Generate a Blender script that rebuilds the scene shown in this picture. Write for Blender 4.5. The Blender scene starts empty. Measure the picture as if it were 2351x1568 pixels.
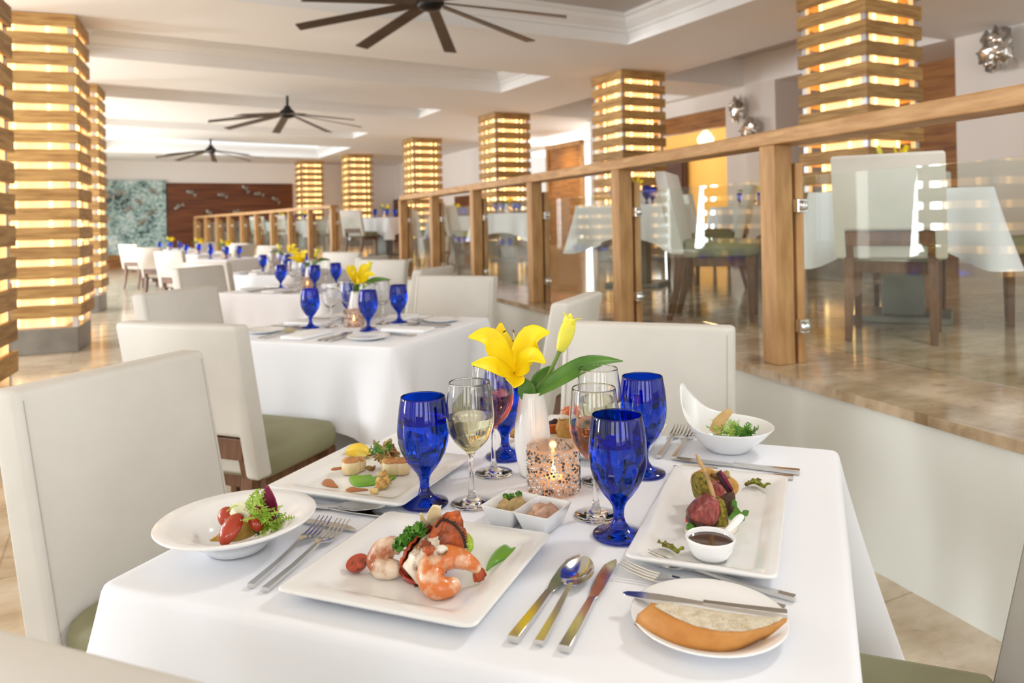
import bpy, bmesh, math, random
from mathutils import Vector, Matrix, noise
from math import sin, cos, pi, sqrt, radians
SC = bpy.context.scene
COL = SC.collection
# ---------------------------------------------------------------- camera, light, exposure
F = 1760.0; CX = 1175.5; CY = 509.0; TH = 0.02; HC = 1.2075      # focal length and principal point in px of a 2351x1568 frame, roll, eye height
ct, st = cos(TH), sin(TH)
cam_d = bpy.data.cameras.new('camera'); cam = bpy.data.objects.new('camera', cam_d); COL.objects.link(cam); SC.camera = cam
cam.matrix_world = Matrix(((ct, st, 0, 0), (0, 0, -1, 0), (-st, ct, 0, HC), (0, 0, 0, 1)))
cam_d.sensor_width = 36; cam_d.lens = F / 2351 * 36; cam_d.shift_x = 0; cam_d.shift_y = -(784 - CY) / 2351
cam_d.clip_start = 0.02; cam_d.clip_end = 200
cam_d.dof.use_dof = True; cam_d.dof.focus_distance = 1.2; cam_d.dof.aperture_fstop = 5.4
SC.view_settings.view_transform = 'Standard'; SC.view_settings.look = 'None'
SC.view_settings.exposure = -0.40; SC.view_settings.gamma = 1.0; SC.view_settings.use_curve_mapping = False
W = bpy.data.worlds.new('sky'); SC.world = W; W.use_nodes = True
bg = W.node_tree.nodes['Background']; bg.inputs[0].default_value = (0.93, 0.97, 1.0, 1); bg.inputs[1].default_value = 2.2
def G0(u, v, z): return (cos(0.4765) * u - sin(0.4765) * v, sin(0.4765) * u + cos(0.4765) * v, z)
def area(name, loc, target, sx, sy, power, col=(1, 1, 1), spread=180):
    l = bpy.data.lights.new(name, 'AREA'); l.shape = 'RECTANGLE'; l.size = sx; l.size_y = sy; l.energy = power; l.color = col; l.spread = radians(spread)
    o = bpy.data.objects.new(name, l); COL.objects.link(o); o.location = loc
    o.rotation_euler = (Vector(target) - Vector(loc)).to_track_quat('-Z', 'Y').to_euler()
    return o
area('key_light', (2.3, 2.35, 3.2), (0.2, 1.1, 0.75), 0.45, 0.45, 46, (1.0, 0.99, 0.98))  # soft key light added for the table shadows, without a fixture
area('window_light_back', (-1.6, -4.1, 1.7), (-0.8, 4.0, 2.4), 3.4, 2.2, 120, (0.95, 0.98, 1.0))
area('window_light_back', (2.2, -4.1, 1.7), (2.0, 4.0, 2.4), 3.4, 2.2, 120, (0.95, 0.98, 1.0))
for wy in (1.3, 4.6, 7.9, 11.1, 14.4, 17.7):           # strip lights added outside the window wall, shaped for railing glass reflections
    wx = -13.9 + (22.6 - wy) / 26.2 * 6.9 - 0.5
    area('window_light_left', (wx, wy, 1.65), (wx + 7.0, wy + 3.0, 2.5), 0.9, 2.5, 300, (0.93, 0.97, 1.0))
area('window_light_right', G0(11.3, 16.6, 2.0), G0(4.0, 15.4, 2.3), 4.4, 2.7, 260, (0.97, 0.98, 1.0))

def ray(x, y):
    a = (x - CX) / F; b = (CY - y) / F
    return Vector((a * ct + b * st, 1.0, -a * st + b * ct))
CAM = Vector((0, 0, HC))
def P(x, y, z): d = ray(x, y); return CAM + d * ((z - HC) / d.z)           # where the sight line meets a level
def PD(x, y, d): return CAM + ray(x, y) * d                                # the point at a depth
def PP(x, y, p0, n): d = ray(x, y); return CAM + d * ((Vector(p0) - CAM).dot(n) / d.dot(n))   # where it meets a wall

# ---------------------------------------------------------------- materials
def srgb(c):
    return tuple((v / 255 / 12.92 if v / 255 <= 0.04045 else ((v / 255 + 0.055) / 1.055) ** 2.4) for v in c)
def newmat(name):
    m = bpy.data.materials.new(name); m.use_nodes = True
    nt = m.node_tree; return m, nt, nt.nodes['Principled BSDF']
def mat(name, col, rough=0.5, metal=0.0, col2=None, ns=20, stretch=(1, 1, 1), bump=0.0, bs=None, detail=4, lo=0.35, hi=0.65, trans=0, ior=1.45, coat=0, sss=0, emis=None, ems=0, spec=0.5, rand=0.0, sheen=0):
    m, nt, b = newmat(name); L = nt.links; N = nt.nodes
    b.inputs['Base Color'].default_value = (*srgb(col), 1); b.inputs['Roughness'].default_value = rough; b.inputs['Metallic'].default_value = metal
    b.inputs['Transmission Weight'].default_value = trans; b.inputs['IOR'].default_value = ior; b.inputs['Coat Weight'].default_value = coat
    b.inputs['Coat Roughness'].default_value = 0.05; b.inputs['Specular IOR Level'].default_value = spec
    if sheen: b.inputs['Sheen Weight'].default_value = sheen
    if sss:
        b.inputs['Subsurface Weight'].default_value = sss; b.inputs['Subsurface Radius'].default_value = (1, 0.6, 0.4); b.inputs['Subsurface Scale'].default_value = 0.004
    if emis: b.inputs['Emission Color'].default_value = (*srgb(emis), 1); b.inputs['Emission Strength'].default_value = ems
    tc = mp = None
    if col2 or bump:
        tc = N.new('ShaderNodeTexCoord'); mp = N.new('ShaderNodeMapping'); mp.inputs['Scale'].default_value = stretch
        L.new(tc.outputs['Object'], mp.inputs[0])
    if col2:
        n = N.new('ShaderNodeTexNoise'); n.inputs['Scale'].default_value = ns; n.inputs['Detail'].default_value = detail; L.new(mp.outputs[0], n.inputs['Vector'])
        r = N.new('ShaderNodeValToRGB'); r.color_ramp.elements[0].position = lo; r.color_ramp.elements[1].position = hi
        r.color_ramp.elements[0].color = (*srgb(col), 1); r.color_ramp.elements[1].color = (*srgb(col2), 1)
        L.new(n.outputs[0], r.inputs[0]); out = r.outputs[0]
        if rand:
            oi = N.new('ShaderNodeObjectInfo'); hs = N.new('ShaderNodeHueSaturation'); mr = N.new('ShaderNodeMapRange')
            mr.inputs[3].default_value = 1 - rand; mr.inputs[4].default_value = 1 + rand * 0.6
            L.new(oi.outputs['Random'], mr.inputs[0]); L.new(mr.outputs[0], hs.inputs['Value']); L.new(out, hs.inputs['Color']); out = hs.outputs[0]
        L.new(out, b.inputs['Base Color'])
    if bump:
        n2 = N.new('ShaderNodeTexNoise'); n2.inputs['Scale'].default_value = bs or ns; n2.inputs['Detail'].default_value = detail; L.new(mp.outputs[0], n2.inputs['Vector'])
        bp = N.new('ShaderNodeBump'); bp.inputs['Strength'].default_value = bump; bp.inputs['Distance'].default_value = 0.01
        L.new(n2.outputs[0], bp.inputs['Height']); L.new(bp.outputs[0], b.inputs['Normal'])
    return m
def thin_glass(name, tint, refl=1.0, rough=0.0):
    m, nt, b = newmat(name); N = nt.nodes; L = nt.links; N.remove(b)
    t = N.new('ShaderNodeBsdfTransparent'); t.inputs[0].default_value = (*tint, 1)
    g = N.new('ShaderNodeBsdfGlossy'); g.inputs['Roughness'].default_value = rough
    f = N.new('ShaderNodeLayerWeight'); pw = N.new('ShaderNodeMath'); pw.operation = 'POWER'; pw.inputs[1].default_value = 5.0; L.new(f.outputs['Facing'], pw.inputs[0])
    mu = N.new('ShaderNodeMath'); mu.operation = 'MULTIPLY_ADD'; mu.inputs[1].default_value = 0.9 * refl; mu.inputs[2].default_value = 0.045 * refl; L.new(pw.outputs[0], mu.inputs[0])
    mx = N.new('ShaderNodeMixShader'); L.new(mu.outputs[0], mx.inputs[0]); L.new(t.outputs[0], mx.inputs[1]); L.new(g.outputs[0], mx.inputs[2])
    L.new(mx.outputs[0], N['Material Output'].inputs[0]); return m
def emit(name, col, s):
    m, nt, b = newmat(name); N = nt.nodes; N.remove(b); e = N.new('ShaderNodeEmission'); e.inputs[0].default_value = (*col, 1); e.inputs[1].default_value = s
    nt.links.new(e.outputs[0], N['Material Output'].inputs[0]); return m
def stone(name, c1, c2, c3, rough=0.2, tile=0.0, spec=0.5):
    m, nt, b = newmat(name); N = nt.nodes; L = nt.links
    tc = N.new('ShaderNodeTexCoord'); mp = N.new('ShaderNodeMapping'); mp.inputs['Rotation'].default_value = (0, 0, -0.476); L.new(tc.outputs['Object'], mp.inputs[0])
    mp2 = N.new('ShaderNodeMapping'); mp2.inputs['Scale'].default_value = (1.0, 2.0, 1); L.new(mp.outputs[0], mp2.inputs[0])
    n = N.new('ShaderNodeTexNoise'); n.inputs['Scale'].default_value = 2.2; n.inputs['Detail'].default_value = 8; n.inputs['Roughness'].default_value = 0.65; L.new(mp2.outputs[0], n.inputs['Vector'])
    r = N.new('ShaderNodeValToRGB'); e = r.color_ramp.elements; e[0].position = 0.36; e[1].position = 0.66; e[0].color = (*srgb(c1), 1); e[1].color = (*srgb(c3), 1)
    k = r.color_ramp.elements.new(0.5); k.color = (*srgb(c2), 1); L.new(n.outputs[0], r.inputs[0]); out = r.outputs[0]
    n3 = N.new('ShaderNodeTexNoise'); n3.inputs['Scale'].default_value = 14; n3.inputs['Detail'].default_value = 6; L.new(mp.outputs[0], n3.inputs['Vector'])
    r3 = N.new('ShaderNodeValToRGB'); r3.color_ramp.elements[0].position = 0.28; r3.color_ramp.elements[1].position = 0.38; r3.color_ramp.elements[0].color = (0.55, 0.5, 0.45, 1); r3.color_ramp.elements[1].color = (1, 1, 1, 1); L.new(n3.outputs[0], r3.inputs[0])
    mu = N.new('ShaderNodeMixRGB'); mu.blend_type = 'MULTIPLY'; mu.inputs[0].default_value = 0.6; L.new(out, mu.inputs[1]); L.new(r3.outputs[0], mu.inputs[2]); out = mu.outputs[0]
    if tile:
        br = N.new('ShaderNodeTexBrick'); br.inputs['Color1'].default_value = (1, 1, 1, 1); br.inputs['Color2'].default_value = (0.93, 0.93, 0.92, 1); br.inputs['Mortar'].default_value = (0.72, 0.68, 0.62, 1)
        br.inputs['Scale'].default_value = 1.0; br.inputs['Brick Width'].default_value = tile; br.inputs['Row Height'].default_value = tile; br.inputs['Mortar Size'].default_value = 0.004; br.offset = 0.5
        L.new(mp.outputs[0], br.inputs['Vector'])
        m2 = N.new('ShaderNodeMixRGB'); m2.blend_type = 'MULTIPLY'; m2.inputs[0].default_value = 1.0; L.new(out, m2.inputs[1]); L.new(br.outputs[0], m2.inputs[2]); out = m2.outputs[0]
    L.new(out, b.inputs['Base Color']); b.inputs['Roughness'].default_value = rough; b.inputs['Specular IOR Level'].default_value = spec
    return m
M = {}
M['cloth'] = mat('white_linen', (244, 246, 252), 0.8, bump=0.02, bs=900, sheen=0.1)
M['napkin'] = mat('napkin_linen', (245, 245, 246), 0.85)
M['cream'] = mat('cream_upholstery', (217, 213, 205), 0.55, col2=(209, 205, 197), ns=5, bump=0.04, bs=300)
M['seam'] = mat('seam_thread', (178, 173, 163), 0.8)
M['olive'] = mat('olive_upholstery', (139, 136, 104), 0.6, col2=(128, 125, 94), ns=6, bump=0.04, bs=300)
M['walnut'] = mat('walnut', (120, 82, 54), 0.4, col2=(96, 62, 38), ns=8, stretch=(6, 6, 1), detail=5)
M['slat'] = mat('pine_slat', (196, 156, 96), 0.55, col2=(150, 108, 58), ns=3.0, stretch=(1.2, 1.2, 14), detail=5, lo=0.38, hi=0.7, rand=0.22)
M['oak'] = mat('oak', (196, 154, 102), 0.5, col2=(168, 124, 74), ns=4, stretch=(5, 5, 1.0), detail=5)
M['oak_rail'] = mat('oak_rail', (200, 158, 108), 0.5, col2=(172, 128, 80), ns=3, stretch=(2, 2, 14), detail=5)
M['plank'] = mat('wood_planks', (172, 118, 60), 0.5, col2=(128, 80, 36), ns=2.4, stretch=(0.8, 0.8, 9), detail=6, lo=0.4, hi=0.68)
M['plank_red'] = mat('red_brown_planks', (118, 66, 34), 0.45, col2=(86, 44, 22), ns=1.6, stretch=(0.5, 0.5, 6), detail=6)
M['dark_wood'] = mat('dark_wood', (72, 44, 26), 0.5, col2=(52, 30, 18), ns=3, stretch=(1, 1, 6))
M['white'] = mat('white_paint', (238, 234, 230), 0.7)
M['riser'] = mat('riser_paint', (235, 238, 233), 0.4, col2=(226, 229, 223), ns=1.5)
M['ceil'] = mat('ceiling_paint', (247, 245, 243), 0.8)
M['ceil_panel'] = mat('ceiling_panel_shade', (206, 201, 198), 0.8)  # greyed so the coffer's shade sits in the panel colour
M['mould'] = mat('moulding_paint', (244, 243, 241), 0.6)
M['floor'] = stone('travertine_floor', (194, 174, 145), (216, 199, 173), (234, 222, 202), 0.14, 0.8)
M['floor2'] = stone('travertine_platform', (156, 134, 106), (188, 166, 136), (216, 198, 172), 0.12, 1.1)
M['grey_stone'] = mat('grey_stone', (142, 138, 130), 0.4, col2=(120, 116, 110), ns=4)
M['alu'] = mat('aluminium', (205, 205, 208), 0.35, 0.9)
M['steel'] = mat('polished_steel', (214, 213, 210), 0.13, 1.0)
M['chrome'] = mat('chrome', (225, 225, 225), 0.08, 1.0)
M['silver'] = mat('hammered_silver', (226, 224, 220), 0.18, 1.0, bump=0.6, bs=18)
M['fish'] = mat('dull_silver', (150, 146, 138), 0.35, 0.9)
M['porcelain'] = mat('porcelain', (246, 246, 245), 0.12, coat=0.3)
M['vase'] = mat('vase_ceramic', (247, 245, 240), 0.18, coat=0.4)
M['fan'] = mat('fan_blade', (84, 66, 52), 0.35, col2=(66, 52, 42), ns=4)
M['fan_hub'] = mat('fan_hub_metal', (52, 50, 50), 0.3, 0.8)
M['tube'] = emit('lamp_tube_glow', (1.0, 0.58, 0.2), 7.5)
M['core'] = mat('core_baked_glow', (255, 240, 215), 0.6, emis=(255, 205, 150), ems=0.9)  # white core; emission stands in for light bounced from the tubes
M['railglass'] = thin_glass('railing_glass', (0.93, 0.965, 0.94), 1.0)
M['winglass'] = thin_glass('window_glass', (0.96, 0.98, 0.98), 0.6)
def glass(name, col, rough=0.0, ior=1.47):
    m, nt, b = newmat(name); b.inputs['Base Color'].default_value = (*col, 1); b.inputs['Transmission Weight'].default_value = 1; b.inputs['Roughness'].default_value = rough; b.inputs['IOR'].default_value = ior
    return m
M['cobalt'] = glass('cobalt_glass', (0.0035, 0.05, 0.66))
M['clear'] = glass('clear_glass', (0.985, 0.99, 0.985))
M['white_wine'] = glass('white_wine', (0.97, 0.93, 0.62), 0, 1.34)
M['rose'] = glass('rose_wine', (0.86, 0.30, 0.16), 0, 1.34)
M['pink'] = glass('pink_wine', (0.62, 0.12, 0.12), 0, 1.34)
def frosted(name):
    m, nt, b = newmat(name); N = nt.nodes; L = nt.links; N.remove(b)
    t = N.new('ShaderNodeBsdfTransparent'); t.inputs[0].default_value = (1, .93, .88, 1); d = N.new('ShaderNodeBsdfTranslucent'); d.inputs[0].default_value = (.9, .8, .72, 1)
    g = N.new('ShaderNodeBsdfGlossy'); g.inputs['Roughness'].default_value = 0.1
    a = N.new('ShaderNodeMixShader'); a.inputs[0].default_value = 0.30; L.new(t.outputs[0], a.inputs[1]); L.new(d.outputs[0], a.inputs[2])
    c = N.new('ShaderNodeMixShader'); c.inputs[0].default_value = 0.08; L.new(a.outputs[0], c.inputs[1]); L.new(g.outputs[0], c.inputs[2]); L.new(c.outputs[0], N['Material Output'].inputs[0]); return m
M['candleglass'] = frosted('candle_glass')
M['pebble'] = mat('mirror_pebble', (226, 224, 222), 0.2, 0.75, col2=(84, 84, 86), ns=80, detail=1, lo=.45, hi=.6)
M['wax'] = mat('candle_wax', (255, 236, 205), 0.5, emis=(255, 150, 70), ems=0.5)
M['flame'] = emit('flame', (1.0, 0.55, 0.16), 22)
M['petal'] = mat('yellow_petal', (252, 226, 24), 0.5, col2=(250, 214, 10), ns=40, sss=0.05)
M['petal_bud'] = mat('bud_petal', (226, 222, 90), 0.5, col2=(246, 232, 70), ns=40)
M['stamen'] = mat('stamen', (120, 66, 10), 0.7)
M['leaf'] = mat('lily_leaf', (66, 112, 34), 0.4, col2=(96, 142, 52), ns=18, stretch=(1, 1, 1))
M['stem'] = mat('lily_stem', (110, 140, 60), 0.5)
# food
M['shrimp'] = mat('grilled_shrimp', (222, 122, 54), 0.25, col2=(246, 216, 184), ns=46, detail=4, lo=0.46, hi=0.66, bump=0.15, bs=160, coat=0.4)
M['shrimp2'] = mat('pale_grilled_shrimp', (176, 96, 44), 0.3, col2=(244, 222, 196), ns=30, detail=4, lo=0.40, hi=0.56, bump=0.15, bs=160, coat=0.3)
M['shrimp_tail'] = mat('shrimp_tail', (206, 92, 36), 0.3, col2=(120, 44, 16), ns=60)
M['lob_meat'] = mat('lobster_meat', (140, 88, 36), 0.35, col2=(246, 236, 218), ns=46, detail=4, lo=0.36, hi=0.46, bump=0.25, bs=120, coat=0.3)
M['lob_shell'] = mat('lobster_shell', (62, 26, 14), 0.35, col2=(206, 84, 32), ns=36, detail=4, bump=0.2, bs=140)
M['lob_fan'] = mat('lobster_tail_fan', (204, 98, 44), 0.35, col2=(120, 58, 32), ns=50, stretch=(1, 1, 1), bump=0.2, bs=200)
M['dark_edge'] = mat('charred_edge', (44, 22, 14), 0.6)
M['parsley'] = mat('parsley', (52, 110, 26), 0.5, col2=(104, 158, 52), ns=120)
M['chip'] = mat('vegetable_chip', (238, 212, 150), 0.5, col2=(250, 238, 205), ns=40)
M['tomato'] = mat('tomato_skin', (166, 46, 16), 0.18, coat=0.4, col2=(180, 58, 22), ns=20)
M['tomato_cut'] = mat('roasted_tomato_cut', (176, 62, 26), 0.35, col2=(66, 22, 12), ns=70, detail=2, lo=0.5, hi=0.62, coat=0.4)
M['puree'] = mat('green_puree', (104, 166, 36), 0.3, coat=0.3, col2=(122, 184, 50), ns=40)
M['puree_light'] = mat('lime_puree', (166, 196, 52), 0.35, coat=0.3)
M['scallop'] = mat('scallop', (240, 222, 184), 0.35, col2=(226, 196, 140), ns=30, coat=0.3)
M['seared'] = mat('seared_crust', (172, 100, 40), 0.4, col2=(222, 176, 110), ns=60, coat=0.3)
M['lemon_rind'] = mat('lemon_rind', (244, 208, 70), 0.4, bump=0.1, bs=300)
M['lemon_flesh'] = mat('lemon_flesh', (250, 206, 40), 0.2, col2=(252, 232, 130), ns=60)
M['mushroom'] = mat('oyster_mushroom', (206, 176, 110), 0.6, col2=(120, 80, 36), ns=55, detail=4, bump=0.3, bs=120)
M['sauce'] = mat('caramel_sauce', (180, 108, 48), 0.25, coat=0.4)
M['gravy'] = mat('brown_gravy', (66, 32, 16), 0.12, coat=0.6)
M['cauli'] = mat('roast_cauliflower', (240, 212, 140), 0.5, col2=(216, 160, 84), ns=60, bump=0.3, bs=200)
M['lamb'] = mat('rare_lamb', (172, 82, 74), 0.3, col2=(120, 50, 44), ns=70, stretch=(3, 1, 1), bump=0.2, bs=240, coat=0.3)
M['lamb_sear'] = mat('seared_lamb', (96, 58, 36), 0.4, col2=(58, 34, 20), ns=80, bump=0.3, bs=300)
M['crust'] = mat('herb_crust', (176, 154, 56), 0.8, col2=(86, 80, 20), ns=150, detail=3, bump=0.8, bs=260)
M['bone'] = mat('bone', (196, 158, 106), 0.5, col2=(70, 42, 22), ns=30, lo=0.5, hi=0.66)
M['radicchio'] = mat('radicchio', (104, 20, 50), 0.35, col2=(146, 46, 84), ns=40)
M['purple'] = mat('beet_stick', (132, 18, 70), 0.35, col2=(60, 8, 34), ns=50)
M['frisee'] = mat('frisee', (128, 170, 40), 0.5, col2=(176, 204, 84), ns=60)
M['frisee_dark'] = mat('green_leaf', (56, 108, 22), 0.5, col2=(96, 150, 44), ns=60)
M['pasta'] = mat('pasta', (232, 190, 96), 0.35, col2=(206, 156, 62), ns=60, coat=0.2)
M['mozz'] = mat('mozzarella', (240, 236, 206), 0.4, col2=(206, 210, 140), ns=50, lo=0.5, hi=0.8)
M['hummus'] = mat('beige_dip', (186, 158, 106), 0.6, bump=0.4, bs=120)
M['pate'] = mat('pink_dip', (216, 176, 152), 0.55, col2=(206, 164, 140), ns=120, bump=0.3, bs=180)
M['crumb'] = mat('bread_crumb', (232, 220, 196), 0.8, col2=(206, 186, 150), ns=110, detail=5, lo=0.40, hi=0.75, bump=0.9, bs=170)
M['bread_crust'] = mat('bread_crust', (186, 120, 52), 0.5, col2=(206, 146, 76), ns=28, bump=0.15, bs=140)
M['pea'] = mat('green_pea', (74, 130, 22), 0.25, coat=0.3)
M['red_pepper'] = mat('red_pepper', (206, 50, 16), 0.25, coat=0.3)
M['mash'] = mat('white_mash', (240, 232, 210), 0.5)
M['cracker'] = mat('cracker', (222, 190, 136), 0.6, col2=(204, 166, 106), ns=40)
M['sprout'] = mat('roast_sprout_leaf', (150, 160, 50), 0.5, col2=(96, 64, 24), ns=60)
M['crab'] = mat('golden_cake', (216, 168, 84), 0.6, col2=(178, 120, 50), ns=50, bump=0.5, bs=120)
M['terracotta'] = mat('terracotta_carrot', (190, 92, 40), 0.4)
M['mosaic'] = None

# ---------------------------------------------------------------- mesh building
class Mb:
    def __init__(s): s.v = []; s.f = []; s.mi = []; s.cur = 0
    def add(s, vs, fs):
        n = len(s.v); s.v += [tuple(v) for v in vs]; s.f += [tuple(i + n for i in f) for f in fs]; s.mi += [s.cur] * len(fs); return s
    def box(s, c, d, rz=0.0, rx=0.0, ry=0.0):
        R = Matrix.Rotation(rz, 3, 'Z') @ Matrix.Rotation(ry, 3, 'Y') @ Matrix.Rotation(rx, 3, 'X'); c = Vector(c)
        vs = [c + R @ Vector((sx * d[0] / 2, sy * d[1] / 2, sz * d[2] / 2)) for sz in (-1, 1) for sy in (-1, 1) for sx in (-1, 1)]
        return s.add(vs, [(0, 2, 3, 1), (4, 5, 7, 6), (0, 1, 5, 4), (2, 6, 7, 3), (0, 4, 6, 2), (1, 3, 7, 5)])
    def prism(s, poly, z0, z1):
        n = len(poly); vs = [(x, y, z0) for x, y in poly] + [(x, y, z1) for x, y in poly]
        a = sum(poly[i][0] * poly[(i + 1) % n][1] - poly[(i + 1) % n][0] * poly[i][1] for i in range(n))
        if a < 0: vs = [(x, y, z0) for x, y in poly[::-1]] + [(x, y, z1) for x, y in poly[::-1]]
        return s.add(vs, [tuple(range(n))[::-1], tuple(range(n, 2 * n))] + [(i, (i + 1) % n, (i + 1) % n + n, i + n) for i in range(n)])
    def lathe(s, prof, n=48, c=(0, 0, 0), flute=0, famp=0.0, fz=(0, 1)):
        vs = []; fs = []; ids = []
        for r, z in prof:
            if r < 1e-6: vs.append((c[0], c[1], c[2] + z)); ids.append([len(vs) - 1] * n)
            else:
                row = []
                for i in range(n):
                    a = 2 * pi * i / n; rr = r
                    if flute and fz[0] < z < fz[1]: rr = r * (1 + famp * sin(pi * (z - fz[0]) / (fz[1] - fz[0])) * cos(flute * a))
                    vs.append((c[0] + rr * cos(a), c[1] + rr * sin(a), c[2] + z)); row.append(len(vs) - 1)
                ids.append(row)
        for k in range(len(prof) - 1):
            A, B = ids[k], ids[k + 1]
            for i in range(n):
                j = (i + 1) % n; q = []
                for t in (A[i], A[j], B[j], B[i]):
                    if t not in q: q.append(t)
                if len(q) > 2: fs.append(tuple(q))
        return s.add(vs, fs)
    def tube(s, pts, rad, n=10, caps=True, flat=1.0):
        pts = [Vector(p) for p in pts]; m = len(pts); vs = []; fs = []
        if not hasattr(rad, '__len__'): rad = [rad] * m
        up = Vector((0, 0, 1)); prev = None
        for i, p in enumerate(pts):
            t = (pts[min(i + 1, m - 1)] - pts[max(i - 1, 0)]).normalized()
            if prev is None: a = t.orthogonal().normalized() if abs(t.dot(up)) > 0.95 else t.cross(up).normalized()
            else: a = (prev - t * prev.dot(t)).normalized()
            b = t.cross(a); prev = a
            for k in range(n):
                w = 2 * pi * k / n; vs.append(p + (a * cos(w) + b * sin(w) * flat) * rad[i])
        for i in range(m - 1):
            for k in range(n):
                j = (k + 1) % n; fs.append((i * n + k, i * n + j, (i + 1) * n + j, (i + 1) * n + k))
        if caps: fs += [tuple(range(n))[::-1], tuple(range((m - 1) * n, m * n))]
        return s.add(vs, fs)
    def blob(s, c, r, sub=3, amp=0.0, sc=30, seed=0, R=None, clip=None):
        bm = bmesh.new(); bmesh.ops.create_icosphere(bm, subdivisions=sub, radius=1.0); c = Vector(c)
        if not hasattr(r, '__len__'): r = (r, r, r)
        vs = []; o = Vector((seed * 7.3, seed * 3.1, seed * 1.7))
        for v in bm.verts:
            q = v.co.copy(); d = 1 + amp * noise.noise(q * sc * 0.06 * 1.0 + o) * 1.6
            if clip is not None and q.z < clip: q.z = clip
            w = Vector((q.x * r[0], q.y * r[1], q.z * r[2])) * d
            if R is not None: w = R @ w
            vs.append(c + w)
        fs = [tuple(v.index for v in f.verts) for f in bm.faces]; bm.free()
        return s.add(vs, fs)
    def strip(s, L, Rr, thick=None):
        n = len(L); vs = list(L) + list(Rr)
        return s.add(vs, [(i, i + 1, n + i + 1, n + i) for i in range(n - 1)])
    def grid(s, rows):
        m = len(rows); n = len(rows[0]); vs = [p for r in rows for p in r]
        return s.add(vs, [(i * n + k, i * n + k + 1, (i + 1) * n + k + 1, (i + 1) * n + k) for i in range(m - 1) for k in range(n - 1)])
    def rings(s, rows, cap0=False, cap1=False):
        m = len(rows); n = len(rows[0]); vs = [p for r in rows for p in r]
        fs = [(i * n + k, i * n + (k + 1) % n, (i + 1) * n + (k + 1) % n, (i + 1) * n + k) for i in range(m - 1) for k in range(n)]
        if cap0: fs.append(tuple(range(n))[::-1])
        if cap1: fs.append(tuple(range((m - 1) * n, m * n)))
        return s.add(vs, fs)

def obj(name, mb, m, parent=None, recalc=False, smooth=False, bevel=0, sub=0, solid=0, seg=2, auto=None):
    me = bpy.data.meshes.new(name); off = parent.get('_o', None) if parent else None
    vs = mb.v
    if parent is not None:
        w = Vector(parent['_o']) if '_o' in parent else Vector((0, 0, 0)); vs = [tuple(Vector(v) - w) for v in vs]
    me.from_pydata(vs, [], mb.f); me.validate()
    for x in (m if isinstance(m, (list, tuple)) else [m]): me.materials.append(x)
    if isinstance(m, (list, tuple)) and len(me.polygons) == len(mb.mi): me.polygons.foreach_set('material_index', mb.mi)
    if recalc: b_ = bmesh.new(); b_.from_mesh(me); bmesh.ops.recalc_face_normals(b_, faces=b_.faces); b_.to_mesh(me); b_.free()
    if smooth: me.polygons.foreach_set('use_smooth', [True] * len(me.polygons))
    me.update()
    o = bpy.data.objects.new(name, me); COL.objects.link(o)
    if parent is not None:
        o.parent = parent; o['_o'] = parent['_o'] if '_o' in parent else (0.0, 0.0, 0.0)
    if solid: d = o.modifiers.new('solid', 'SOLIDIFY'); d.thickness = solid; d.offset = 0
    if bevel: d = o.modifiers.new('bevel', 'BEVEL'); d.width = bevel; d.segments = seg; d.limit_method = 'ANGLE'; d.angle_limit = radians(35)
    if sub: d = o.modifiers.new('sub', 'SUBSURF'); d.levels = sub; d.render_levels = sub
    if auto is not None:
        me.polygons.foreach_set('use_smooth', [True] * len(me.polygons)); me.set_sharp_from_angle(angle=radians(auto))
    return o
def tag(o, label, cat, group=None, kind=None):
    o['label'] = label; o['category'] = cat
    if group: o['group'] = group
    if kind: o['kind'] = kind
    return o
def thing(name, label, cat, loc=(0, 0, 0), rz=0.0, group=None, kind=None, world=False):
    o = bpy.data.objects.new(name, None); o.empty_display_size = 0.02; COL.objects.link(o); o.location = loc; o.rotation_euler = (0, 0, rz)
    o['_o'] = tuple(float(c) for c in loc) if world else (0.0, 0.0, 0.0)      # world=True: the part meshes are given in world coordinates
    return tag(o, label, cat, group, kind)
def structure(name, mb, m, **k):
    o = obj(name, mb, m, **k); o['kind'] = 'structure'; return o
KIDS = {}
def kids(o): return [c for c in o.children]
def dup(root, loc, rz=0.0, label=None, group=None, rot=None, scale=None):
    r = root.copy(); COL.objects.link(r); r.location = loc; r.rotation_euler = rot if rot else (0, 0, rz)
    if scale: r.scale = (scale,) * 3
    if label: r['label'] = label
    if group: r['group'] = group
    for ch in kids(root):
        c = ch.copy(); COL.objects.link(c); c.parent = r
        for g in kids(ch):
            d = g.copy(); COL.objects.link(d); d.parent = c
    return r
class Proto:
    """the first placing moves the built thing itself, every later one copies it"""
    def __init__(s, root): s.root = root; s.used = False
    def place(s, loc, rz=0.0, label=None, group=None, rot=None, scale=None):
        if not s.used:
            s.used = True; r = s.root; r.location = loc; r.rotation_euler = rot if rot else (0, 0, rz)
            if scale: r.scale = (scale,) * 3
            if label: r['label'] = label
            if group: r['group'] = group
            s.scale = scale; return r
        return dup(s.root, loc, rz, label, group, rot, scale or 1.0)
def smooth_path(pts, k=6):
    pts = [Vector(p) for p in pts]; out = []
    for i in range(len(pts) - 1):
        p0 = pts[max(i - 1, 0)]; p1 = pts[i]; p2 = pts[i + 1]; p3 = pts[min(i + 2, len(pts) - 1)]
        for j in range(k):
            t = j / k; out.append(0.5 * ((2 * p1) + (p2 - p0) * t + (2 * p0 - 5 * p1 + 4 * p2 - p3) * t * t + (3 * p1 - p0 - 3 * p2 + p3) * t ** 3))
    out.append(pts[-1]); return out
def smooth_vals(v, k=6):
    return [p.x for p in smooth_path([(a, 0, 0) for a in v], k)]
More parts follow.
